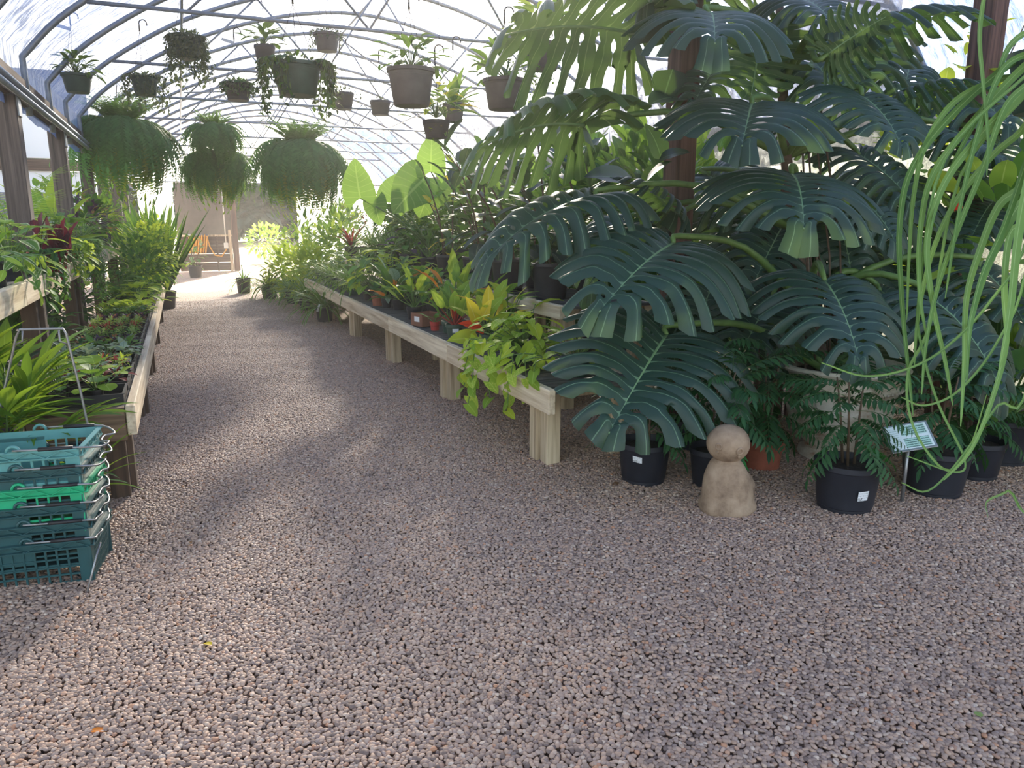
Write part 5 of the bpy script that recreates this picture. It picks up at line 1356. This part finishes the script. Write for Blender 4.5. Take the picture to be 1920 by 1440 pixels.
for i, (lab, nm, sets, kind, L, P, n, cnt) in enumerate(trays):
    y = 4.28 + i * .335
    tr = put('seedling_tray', TRAY, None, (-.545, y, ZL)); tag(tr, ('black seedling tray ' + ordn[i] + ' on the left low bench') if i in (0, 11) else f'{ordn[i]} black seedling tray counted from the camera on the left bench', 'tray', 'seedling trays on the left bench')
    S_ = lv(*sets); protos = []
    for v in range(2):
        fol = {}
        q = random.Random(300 + i * 3 + v)
        ms = petioled(n, L, P, .05, (10, 85), 5, 310 + i + v * 7) if kind == 'p' else bushy(n, L, .048, .035, .085, 320 + i + v * 9, .2) if kind == 'b' else rosette(n, L * 1.1, .065, (5, 75), .008, 330 + i + v)
        for M, st in ms:
            ls = q.choice(S_); f = fol.setdefault(ls['mat'].name, (Fol(), ls['mat']))[0]; f.add(q.choice(ls['raw']), M)
            if st: f.stick(st[0], st[1], .002)
        protos.append((ms, [f.mesh('foliage', m) for f, m in fol.values()], S_))
    for k in range(cnt):
        cx = (k % 4 - 1.5) * .1 if cnt == 8 else (k % 2 - .5) * .17; cy = (k // 4 - .5) * .12 if cnt == 8 else (k // 2 - .5) * .13
        col = ('farthest from the aisle', 'third from the aisle', 'second from the aisle', 'next to the aisle')[k % 4] if cnt == 8 else ('away from the aisle', 'next to the aisle')[k % 2]
        row = 'front row' if (k // 4 if cnt == 8 else k // 2) == 0 else 'back row'
        t = thing(nm, lab + ', ' + row + ', ' + col, 'seedling', (-.545 + cx, y + cy, ZL + .006), k * 1.7, lab.replace('seedling ', 'seedlings ', 1))
        put('pot', CELLB if i == 4 else CELL, t)
        ms, fm, S2 = protos[k % 2]
        if i in (0, 3, 4, 11):
            q = random.Random(k); sb = MB()
            for M, st in ms:
                put('leaf', q.choice(q.choice(S2)['mesh']), t, M)
                if st: sb.tube([st[0], st[1]], .0022, 5)
            if sb.v: sb.build('stems', M_STEM, t, True)
        else:
            for m in fm: put('foliage', m, t, kind='stuff')

# bushy plants on the far half of the left low bench
lowL = [
    ('foliage_plant', 'yellow green heart leafed plant just beyond the seedling trays', (-.45, 8.55), lambda: petioled(34, .13, .17, .08, (5, 80), -5, 401), (('heart', 'lime'), ('heart', 'bright')), False),
    ('foliage_plant', 'light green creeping plant beside the last seedling tray', (-.66, 8.7), lambda: petioled(34, .12, .16, .08, (5, 80), -5, 402), (('heart', 'bright'), ('heart', 'mid')), False),
    ('foliage_plant', 'variegated plant spilling past the left bench edge', (-.42, 9.1), lambda: petioled(34, .13, .2, .08, (0, 80), -10, 403), (('ovate', 'variegated'), ('heart', 'bright')), False),
    ('foliage_plant', 'dark glossy plant at the back of the left low bench', (-.66, 9.3), lambda: petioled(36, .14, .28, .08, (5, 85), -5, 404), (('ovate', 'deep'), ('ovate', 'mid')), False),
    ('leafy_shrub', 'dense green shrub overhanging the left bench edge', (-.45, 9.85), lambda: bushy(300, .1, .34, .3, .32, 405, .4), (('ovate', 'mid'), ('ovate', 'deep')), True),
    ('leafy_shrub', 'dark dense shrub in the middle of the left bench far half', (-.6, 10.5), lambda: bushy(300, .1, .36, .36, .4, 406, .4), (('ovate', 'deep'), ('ovate', 'mid')), True),
    ('leafy_shrub', 'sunlit green shrub bulging out over the aisle from the left bench', (-.38, 11.0), lambda: bushy(340, .1, .4, .42, .42, 407, .4), (('ovate', 'mid'), ('ovate', 'bright')), True),
    ('leafy_shrub', 'sunlit yellow topped shrub at the far end of the left bench', (-.42, 11.7), lambda: bushy(340, .11, .42, .45, .55, 408, .4), (('ovate', 'bright'), ('ovate', 'lime'), ('ovate', 'mid')), True),
]
for nm, lab, (x, y), fn, sets, jn in lowL:
    plant(nm, lab, 'plant', (x, y, ZL), fn(), ('nursery', .09, .13), lv(*sets), joined=jn, sr=.003)

# ---------------------------------------------------------------- plants on the raised left bench
ZB = 1.06
up = [
    ('hoya', 'variegated hoya trailing over the raised bench at the left picture edge', (-.95, 4.75), lambda: petioled(26, .11, .14, .1, (0, 80), 0, 501) + trailing(9, .1, .2, .14, .42, 502, .06, (-1.2, 1.2)), (('oval', 'variegated'), ('oval', 'mid'), ('oval', 'bright')), False),
    ('foliage_plant', 'yellow edged leafy plant on the raised left bench', (-.95, 5.3), lambda: petioled(34, .16, .25, .1, (5, 85), -5, 503), (('ovate', 'variegated'), ('ovate', 'mid'), ('ovate', 'bright')), False),
    ('rope_hoya', 'dark twisted rope hoya hanging down the pale board', (-.93, 5.85), lambda: trailing(11, .05, .14, .14, .34, 504, .02, (-1.3, 1.3), .05) + petioled(14, .08, .08, .1, (0, 70), 0, 505), (('oval', 'deep'),), True),
    ('string_plant', 'fine leafed plant trailing over the board beside the begonia', (-.94, 6.9), lambda: trailing(14, .05, .14, .14, .3, 506, .025, (-1.4, 1.4), .05) + bushy(60, .06, .14, .1, .2, 507), (('small', 'mid'), ('small', 'deep')), True),
    ('heart_vine', 'lime heart leafed vine hanging beside the begonia', (-.93, 7.25), lambda: petioled(18, .1, .15, .1, (5, 80), -10, 508) + trailing(4, .1, .16, .14, .45, 509, .06, (-1., .8)), (('heart', 'bright'), ('heart', 'lime')), False),
    ('creeping_fig', 'dense dark creeping fig curtain hanging below the raised bench', (-.93, 7.75), lambda: trailing(30, .045, .18, .16, .55, 510, .025, (-1.5, 1.5), .07) + bushy(90, .06, .2, .14, .22, 511), (('small', 'deep'), ('small', 'mid')), True),
    ('philodendron', 'plant with large pointed green leaves on the raised left bench', (-.95, 8.4), lambda: petioled(14, .24, .25, .1, (0, 80), -10, 512), (('heart', 'mid'), ('heart', 'bright')), False),
    ('grassy_plant', 'arching grassy plant on the raised left bench', (-.95, 9.1), lambda: rosette(90, .42, .16, (-15, 85), .03, 513), (('thin', 'grey'), ('strap', 'spider')), True),
    ('leafy_shrub', 'dark leafed shrub on the raised left bench beyond the grassy plant', (-.98, 9.8), lambda: bushy(200, .12, .3, .3, .35, 514), (('ovate', 'deep'), ('ovate', 'purple')), True),
    ('leafy_shrub', 'brownish flecked shrub on the raised left bench', (-.98, 10.5), lambda: bushy(200, .11, .3, .3, .35, 515), (('ovate', 'mid'), ('ovate', 'brownleaf'), ('ovate', 'deep')), True),
    ('leafy_shrub', 'yellow lit shrub near the far end of the raised left bench', (-.98, 11.3), lambda: bushy(200, .11, .3, .3, .35, 516), (('ovate', 'bright'), ('ovate', 'mid')), True),
    ('leafy_shrub', 'green shrub at the far end of the raised left bench', (-1.0, 12.3), lambda: bushy(220, .12, .36, .36, .4, 517), (('ovate', 'mid'), ('ovate', 'deep')), True),
    ('oval_leaf_plant', 'upright dark green oval leafed plant by the first weathered post', (-1.3, 5.9), lambda: stemmed(16, .17, .42, .12, 518, (0, 60)), (('oval', 'deep'), ('oval', 'mid')), False),
    ('feather_palm', 'feather palm with thin arching leaflets behind the begonia', (-1.3, 7.2), None, None, None),
    ('fine_fern', 'fine leafed fern behind the feather palm', (-1.32, 7.9), lambda: bushy(260, .1, .32, .25, .3, 520), (('lance', 'fern'), ('lance', 'mid')), True),
    ('croton', 'blue green leafed plant around the second weathered post', (-1.28, 8.45), lambda: petioled(26, .18, .3, .1, (10, 85), 0, 521), (('ovate', 'silver'), ('ovate', 'deep')), False),
    ('banana_plant', 'backlit broad leafed plant between the second and third posts', (-1.3, 9.5), lambda: petioled(9, .42, .35, .12, (45, 85), 40, 522), (('oval', 'bright'), ('oval', 'mid')), False),
    ('leafy_shrub', 'yellow green shrub behind the third weathered post', (-1.32, 10.4), lambda: bushy(240, .12, .36, .4, .5, 523), (('ovate', 'bright'), ('ovate', 'mid')), True),
    ('leafy_shrub', 'tall green shrub under the first hanging fern', (-1.32, 11.6), lambda: bushy(260, .12, .4, .45, .55, 524), (('ovate', 'mid'), ('ovate', 'bright')), True),
]
FP = [fast_mesh('frond', *frond_raw(1, 18, .3, .022, .7, .2, 50, seed=s, hang=.1, kind='strap'), LM['palm']) for s in (5, 6)]
for nm, lab, (x, y), fn, sets, jn in up:
    if nm == 'feather_palm':
        t = thing(nm, lab, 'palm', (x, y, ZB)); add_pot(t, 'nursery', .11, .18)
        for k in range(9):
            az = k * 2.4; e = .55 + .09 * k; put('frond', FP[k % 2], t, orient((0, 0, .16), (math.cos(az) * math.cos(e), math.sin(az) * math.cos(e), math.sin(e)), (0, 0, 1), .55 + .03 * k))
        continue
    plant(nm, lab, 'plant', (x, y, ZB), fn(), ('terra' if nm == 'creeping_fig' else 'nursery', .09 if not jn else .1, .13), lv(*sets), joined=jn, sr=.003)
# begonia: long dark leaves, crimson beneath
BG = Vector((-.92, 6.2, ZB))
t = thing('begonia', 'spotted begonia with crimson backed leaves hanging over the pale board', 'plant', tuple(BG)); add_pot(t, 'terra', .09, .13)
for (b, tip, fc) in (((104, 440), (113, 528), (.1, .2, .9)), ((92, 452), (100, 520), (.5, .2, .6)), ((88, 405), (96, 462), (-.6, .2, .5)), ((106, 420), (135, 466), (.4, .5, .7)), ((118, 452), (112, 408), (-.2, .3, .9)), ((126, 460), (136, 410), (-.6, .2, .7)),
                     ((62, 412), (70, 440), (.3, .2, .7)), ((78, 398), (72, 425), (-.4, .2, .7)), ((112, 470), (90, 430), (.2, .4, .8)), ((118, 480), (122, 440), (.3, .3, .8))):
    B, T = at_y(*b, 5.95), at_y(*tip, 5.85)
    put('leaf', leaves('begonia', 'begonia')['mesh'][0], t, orient(B - BG, T - B, camvec(*fc), (T - B).length, .85))
    MB().tube([(0, 0, .12), tuple((B - BG) * .6 + Vector((0, 0, .1))), tuple(B - BG)], .004, 5).build('stalk', M_STEMD, t, True)

for i, (y, lab) in enumerate(((4.9, 'shaded dark shrub stored under the raised bench nearest the palm'), (5.9, 'second shaded shrub stored under the raised bench'), (6.8, 'third shaded shrub stored under the raised bench'), (7.9, 'fourth shaded shrub stored under the raised bench'), (8.9, 'fifth shaded shrub stored under the raised bench'))):  # made-up shrubs, added to darken the bright gap under the raised bench
    plant('leafy_shrub', lab, 'shrub', (-1.2, y, 0), bushy(260, .13, .42, .32, .55, 540 + i, .2), ('nursery', .16, .25), lv(('ovate', 'deep'), ('ovate', 'rubber')), joined=True)
extra = [('foliage_plant', 'light green heart leafed plant in the back row at the left picture edge', (-1.3, 5.2), lambda: petioled(36, .15, .32, .12, (5, 85), -5, 551), (('heart', 'mid'), ('heart', 'bright'))),
         ('foliage_plant', 'grey green leafy plant behind the rope hoya', (-1.25, 6.75), lambda: petioled(36, .14, .3, .12, (5, 85), -5, 552), (('ovate', 'grey'), ('ovate', 'mid'))),
         ('foliage_plant', 'mid green plant squeezed between begonia and rope hoya', (-1.12, 5.7), lambda: petioled(34, .13, .24, .12, (0, 85), -8, 553), (('ovate', 'mid'), ('heart', 'mid'))),
         ('foliage_plant', 'leafy plant behind the begonia with yellow edged leaves', (-1.12, 6.62), lambda: petioled(34, .14, .3, .12, (5, 85), -5, 554), (('ovate', 'variegated'), ('ovate', 'mid'))),
         ('foliage_plant', 'leafy dark plant beside the creeping fig', (-1.0, 8.05), lambda: petioled(34, .14, .3, .12, (5, 85), -5, 555), (('ovate', 'deep'), ('ovate', 'mid')))]
for nm, lab, (x, y), fn, sets in extra: plant(nm, lab, 'plant', (x, y, ZB), fn(), ('nursery', .09, .13), lv(*sets), sr=.003)

# tall plants at the far left and the potted plant by the doorway
plant('snake_plant', 'clump of tall upright sword leaves beyond the left bench', 'plant', (-.35, 13.3, 0), rosette(60, 1.35, .28, (62, 88), .1, 531), ('nursery', .2, .3), lv(('sword', 'deep'), ('sword', 'strap')), joined=True)
plant('snake_plant', 'second clump of tall sword leaves farther down the left side', 'plant', (-.55, 14.6, 0), rosette(60, 1.4, .28, (60, 88), .1, 532), ('nursery', .2, .3), lv(('sword', 'deep'), ('sword', 'strap')), joined=True)
plant('leafy_shrub', 'green shrub on the ground beyond the left bench end', 'shrub', (-.75, 12.9, 0), bushy(320, .14, .45, .6, .8, 533), ('nursery', .18, .26), lv(('ovate', 'mid'), ('ovate', 'bright')), joined=True)
plant('leafy_shrub', 'dark shrub far down the left side of the aisle', 'shrub', (-.6, 16.2, 0), bushy(320, .15, .5, .7, .85, 534), ('nursery', .18, .26), lv(('ovate', 'deep'), ('ovate', 'mid')), joined=True)
plant('leafy_shrub', 'light green shrub near the far panel on the left side', 'shrub', (-.5, 18.3, 0), bushy(320, .15, .5, .7, .85, 535), ('nursery', .18, .26), lv(('ovate', 'mid'), ('ovate', 'bright')), joined=True)
rubber('variegated rubber plant in a black pot at the end of the aisle', (.26, 20.9, 0), ('nursery', .17, .3), 24, .3, .75, 41, (.1, 0), (('rubber', 'variegated'), ('rubber', 'deep'), ('rubber', 'bright')), 3)

# ---------------------------------------------------------------- hanging baskets
def hanging(label, px, py, depth, r, h, kind, mats_, sets, joined=True, hook=True, tag_=False, up=.42, sr=.002, name='hanging_basket'):
    P = at_d(px, py, depth); loc = (P.x, P.y, P.z - h / 2)
    t = plant(name, label, 'hanging plant', loc, mats_, (kind, r, h), sets, joined=joined, sr=sr, group='hanging plants under the roof')
    for k in range(3):
        a = k * 2 * PI / 3 + .4; MB().tube([(math.cos(a) * r, math.sin(a) * r, h - .01), (0, 0, h + up)], .0022, 4).build('hanger_wire', M_DARKWIRE, t)
    z1 = h + up
    if hook:
        MB().tube([(0, 0, z1)] + [(0, 0, z1 + .05)] + [(.035 - .035 * math.cos(a), 0, z1 + .075 + .035 * math.sin(a)) for a in np.linspace(0, PI * 1.15, 9)], [.008, .0055] + [.0055] * 9, 6).build('hook', M_DARKWIRE, t, True)
        z1 += .105; x0 = .035
    else: x0 = 0
    rz_ = roof_z(loc[0]) - loc[2] - .01
    if rz_ > z1: MB().tube([(x0, 0, z1), (x0, 0, rz_)], .0022, 4).build('suspension_wire', M_DARKWIRE, t)
    if tag_: MB().box((-.06, 0, h + up - .02), (.12, .003, .03), Matrix.Rotation(.25, 3, 'Y')).build('plant_tag', M_WHITE, t)
    return t
def topbush(n, L, r, z, seed): return petioled(int(n * 1.8), L * 1.25, r * 1.15, z + .03, (8, 82), 5, seed)
hanging('hanging green pot of hoya nearest the side beam', 145, 157, 6.9, .125, .16, 'green', topbush(26, .09, .14, .13, 601) + trailing(3, .09, .12, .15, .16, 602, .06, (-.8, .5)), lv(('oval', 'hoya')), False, tag_=True)
hanging('hanging green pot with trailing small leaves second from the side beam', 272, 162, 7.4, .125, .17, 'green', trailing(34, .05, .13, .16, .42, 603, .035) + bushy(80, .055, .12, .04, .18, 604), lv(('small', 'trail')), tag_=False)
hanging('hanging pot fully covered by a dense mat of dark trailing leaves', 351, 92, 6.3, .12, .16, 'green', trailing(80, .045, .13, .16, .42, 605, .028, out_=.02) + bushy(160, .05, .13, .05, .18, 606), lv(('small', 'trail')), hook=True, tag_=True)
hanging('small hanging pot covered in dark beads of foliage', 446, 173, 7.6, .13, .16, 'nursery', trailing(80, .045, .13, .15, .16, 607, .028, out_=.02) + bushy(160, .05, .13, .04, .17, 608), lv(('small', 'trail'), ('small', 'deep')), tag_=True)
hanging('dark hanging pot with upright leaves beside the big green hanging pot', 497, 103, 7.4, .1, .17, 'nursery', topbush(16, .12, .14, .15, 609), lv(('oval', 'hoya')), False)
hanging('big green hanging pot with heart vines on both sides', 557, 150, 4.9, .155, .2, 'green', trailing(34, .055, .17, .19, .4, 611, .04, (-.9, 1.0)) + trailing(26, .055, .17, .19, .4, 612, .04, (2.6, 4.4)) + bushy(70, .05, .15, .05, .21, 613), lv(('small', 'trail'), ('small', 'hoya')), up=.36)
hanging('grey hanging pot with a fringe of small leaves high in the centre', 613, 80, 7.2, .12, .16, 'grey', trailing(26, .035, .12, .16, .2, 614, .03, out_=.03) + bushy(60, .04, .12, .04, .17, 615), lv(('small', 'trail')))
hanging('blue grey hanging pot below the big green one', 641, 190, 7.6, .12, .16, 'nursery', bushy(70, .04, .13, .05, .17, 616) + trailing(8, .04, .13, .15, .15, 617, .03), lv(('small', 'trail')))
hanging('small round hanging pot low in the bright centre', 713, 203, 8.2, .11, .15, 'nursery', bushy(50, .04, .11, .04, .16, 618), lv(('small', 'trail')))
hanging('large grey hanging pot with broad leaves in the glare', 771, 165, 4.9, .15, .23, 'grey', topbush(22, .1, .16, .21, 619) + trailing(4, .09, .15, .22, .2, 620, .06), lv(('oval', 'hoya'), ('oval', 'mid')), False, up=.36)
hanging('slim grey hanging pot with thin upright shoots', 851, 212, 6.3, .09, .15, 'grey', rosette(24, .3, .14, (20, 85), .02, 621), lv(('thin', 'mid'), ('lance', 'mid')), True)
hanging('low hanging ball of dark roots with yellow variegated leaves above', 818, 243, 5.6, .1, .13, 'nursery', topbush(20, .13, .18, .12, 622) + bushy(60, .04, .1, .05, .06, 623), lv(('ovate', 'yellow'), ('ovate', 'variegated'), ('ovate', 'bright')), False)
hanging('large grey hanging pot beside the backlit split leaves', 946, 178, 5.2, .145, .2, 'grey', topbush(20, .12, .16, .18, 624) + trailing(3, .1, .16, .2, .15, 625, .06), lv(('oval', 'hoya'), ('oval', 'mid')), False, up=.36)
hanging('hanging pot of pothos with stringy roots behind the backlit leaf', 1018, 108, 5.6, .14, .18, 'grey', topbush(26, .12, .2, .16, 626) + trailing(14, .02, .1, .04, .35, 627, .03), lv(('heart', 'mid'), ('ovate', 'bright')), False)
# Boston ferns
FRU = [frond_raw(1.0, 20, .15, .045, 1.2, .1, 74, 'lance', 2, .005, .1, lambda t: math.sin(PI * min(1, t * .8 + .2)) ** .7, .12, s) for s in (8, 9)]
FR = [frond_raw(1.0, 26, .13, .042, 2.25, .06, 78, 'lance', 2, .004, .1, lambda t: math.sin(PI * min(1, t * .8 + .2)) ** .7, .15, s, True) for s in (3, 4, 5)]
def fern_mesh(n, L, seed, mats_, lo=-25, hi=72):
    q = random.Random(seed); fs = [Fol() for _ in mats_]
    for i in range(n):
        az = i * 2.399 + q.uniform(-.2, .2); e = math.radians(lo + (hi - lo) * ((i + .5) / n) ** .9 + q.uniform(-8, 8))
        d = Vector((math.cos(az) * math.cos(e), math.sin(az) * math.cos(e), math.sin(e)))
        f = fs[0] if len(fs) == 1 or i > n * .16 else fs[1]
        e += q.uniform(-.2, .2); d = Vector((math.cos(az) * math.cos(e), math.sin(az) * math.cos(e), math.sin(e)))
        hi_ = e > 1.12
        f.add(q.choice(FRU if hi_ else FR), orient((math.cos(az) * .06, math.sin(az) * .06, .2), d, (0, 0, 1), L * q.uniform(.75, 1.1) * (.55 if hi_ else 1.0)))
    return [f.mesh('foliage', m) for f, m in zip(fs, mats_)]
FERN = fern_mesh(210, 1.1, 1, [LM['fern'], LM['fernlime']], 8, 84); FERN2 = fern_mesh(160, .66, 2, [LM['fern']], 8, 84); FERN3 = fern_mesh(160, .9, 3, [LM['fern'], LM['fernlime']], 5, 60)
def fern(label, px, py, depth, meshes):
    P = at_d(px, py, depth)
    t = thing('boston_fern', label, 'hanging fern', tuple(P), 0, 'hanging ferns over the aisle'); add_pot(t, 'nursery', .15, .2)
    for m in meshes: put('fronds', m, t, kind='stuff')
    for k in range(3):
        a = k * 2 * PI / 3; MB().tube([(math.cos(a) * .15, math.sin(a) * .15, .19), (0, 0, .8)], .003, 4).build('hanger_wire', M_DARKWIRE, t)
    MB().tube([(0, 0, .8), (0, 0, roof_z(P.x) - P.z - .01)], .003, 4).build('suspension_wire', M_DARKWIRE, t)
fern('large drooping hanging fern by the side beam', 232, 272, 9.6, FERN)
fern('upper dark fern of the pair hanging over the middle of the aisle', 404, 270, 10.8, FERN2)
fern('lower lime tipped fern of the pair hanging over the middle of the aisle', 406, 322, 11.3, FERN3)
fern('hanging fern nearest the elephant ear leaves', 565, 310, 10.4, FERN)

# ---------------------------------------------------------------- outside
lm('fartree', (54, 78, 78), (74, 98, 92), trans=(110, 140, 100), tfac=.2, rough=.7)
def tree(label, loc, h, r, colour, seed, n=3000, L=.9):
    t = thing('distant_tree', label, 'tree', loc, 0, 'trees outside the far doorway'); ls = leaves('small', colour); q = random.Random(seed); f = Fol()
    for c in range(6):
        cc = Vector((q.uniform(-.5, .5) * r, q.uniform(-.4, .4) * r, h * q.uniform(.15, .75)))
        for M, _ in bushy(n // 6, L, r * .55, r * .45, 0, seed + c, .3): f.add(q.choice(ls['raw']), Matrix.Translation(cc) @ M)
    put('foliage', f.mesh('foliage', LM[colour]), t, kind='stuff')
    MB().tube([(0, 0, 0), (.1, 0, h * .3), (0, .1, h * .6)], [.3, .25, .12], 8).build('trunk', M_BARK, t, True)
for i, (x, y, h, r, lab) in enumerate(((3.2, 58, 6, 4.5, 'hazy blue green tree straight beyond the far doorway'), (9, 60, 6.5, 5, 'hazy tree to the right beyond the far doorway'), (-4, 64, 6.5, 5, 'hazy tree to the left beyond the far wall'),
                                       (17, 70, 9, 6, 'hazy tree far behind the right benches'), (-12, 64, 8, 5, 'hazy tree far outside the left posts'))):
    tree(lab, (x, y, -.03), h, r, 'fartree', 700 + i)
lb = at_z(485, 492, 0)
plant('garden_bush', 'bright yellow green bush just outside the far doorway', 'bush', (lb.x + .3, 27.5, -.03), bushy(420, .2, .75, .62, .75, 711, .3), None, lv(('small', 'bright'), ('small', 'mid')), joined=True)
plant('garden_bush', 'yellow bush outside behind the first weathered post', 'bush', (-3.0, 13.2, -.03), bushy(420, .25, .7, .8, 1.2, 712, .3), None, lv(('small', 'yellow'), ('small', 'lime')), joined=True)
nb = thing('neighbour_greenhouse', 'pale neighbouring greenhouse wall with a brown eave beam outside the posts', 'greenhouse', (-5.6, 21.5, -.03))
M_NBW = plain('white_panel', (226, 228, 232), .7, 0, .04, 1.5); M_NBD = plain('grey_opening', (120, 118, 124), .8, 0, .08, 1.5)
MB().box((0, 0, 1.3), (7.6, .08, 2.6)).build('wall', M_NBW, nb); MB().bevel_box((0, -.06, 2.74), (7.8, .14, .26), .01).build('eave_beam', M_PANEL, nb)
MB().box((0, 0, 3.9), (7.6, .06, 2.0)).build('gable', M_NBW, nb); MB().bevel_box((1.6, -.05, 1.15), (2.6, .04, 1.9), .01).build('dark_opening', M_NBD, nb)

# ---------------------------------------------------------------- litter on the gravel
lit = [('fallen_leaf', 'dry grey fallen leaf lying by the sign stake', (1712, 975), 'ovate', 'brownleaf', .12), ('fallen_leaf', 'small yellow fallen leaf in the foreground gravel', (397, 1210), 'ovate', 'yellow', .04),
       ('fallen_leaf', 'tiny pale green fallen leaf near the lower right corner', (1830, 1335), 'round', 'sedum', .026), ('fallen_leaf', 'orange brown fallen leaf near the bottom edge', (170, 1372), 'ovate', 'orange', .045),
       ('fallen_leaf', 'pale fallen leaf in the gravel beside the baskets', (358, 1020), 'ovate', 'brownleaf', .03), ('fallen_leaf', 'small tan fallen leaf under the bench end', (1160, 905), 'ovate', 'brownleaf', .06)]
for i, (nm, lab, px, s, c, L) in enumerate(lit):
    p = at_z(*px, .018); a = i * 1.9 + .4
    o = put(nm, leaves(s, c)['mesh'][0], None, orient((p.x, p.y, .02), (math.cos(a), math.sin(a), .12), (0, 0, 1), L)); tag(o, lab, 'leaf')

# ---------------------------------------------------------------- haze volume added for the veil of glare inside the greenhouse
def haze():
    m = bpy.data.materials.new('glare_veil'); m.use_nodes = True; nt = m.node_tree
    nt.nodes.remove(nt.nodes['Principled BSDF'])
    v = nt.nodes.new('ShaderNodeVolumeScatter'); v.inputs['Color'].default_value = (1, .98, .95, 1)
    v.inputs['Density'].default_value = .003; v.inputs['Anisotropy'].default_value = .75
    nt.links.new(v.outputs[0], nt.nodes['Material Output'].inputs['Volume'])
    o = MB().box((2.2, 11.1, 2.15), (7.9, 24.5, 4.32)).build('glare_haze', m)
    tag(o, 'thin haze volume added for the veil of glare in the greenhouse', 'haze', kind='stuff')
haze()
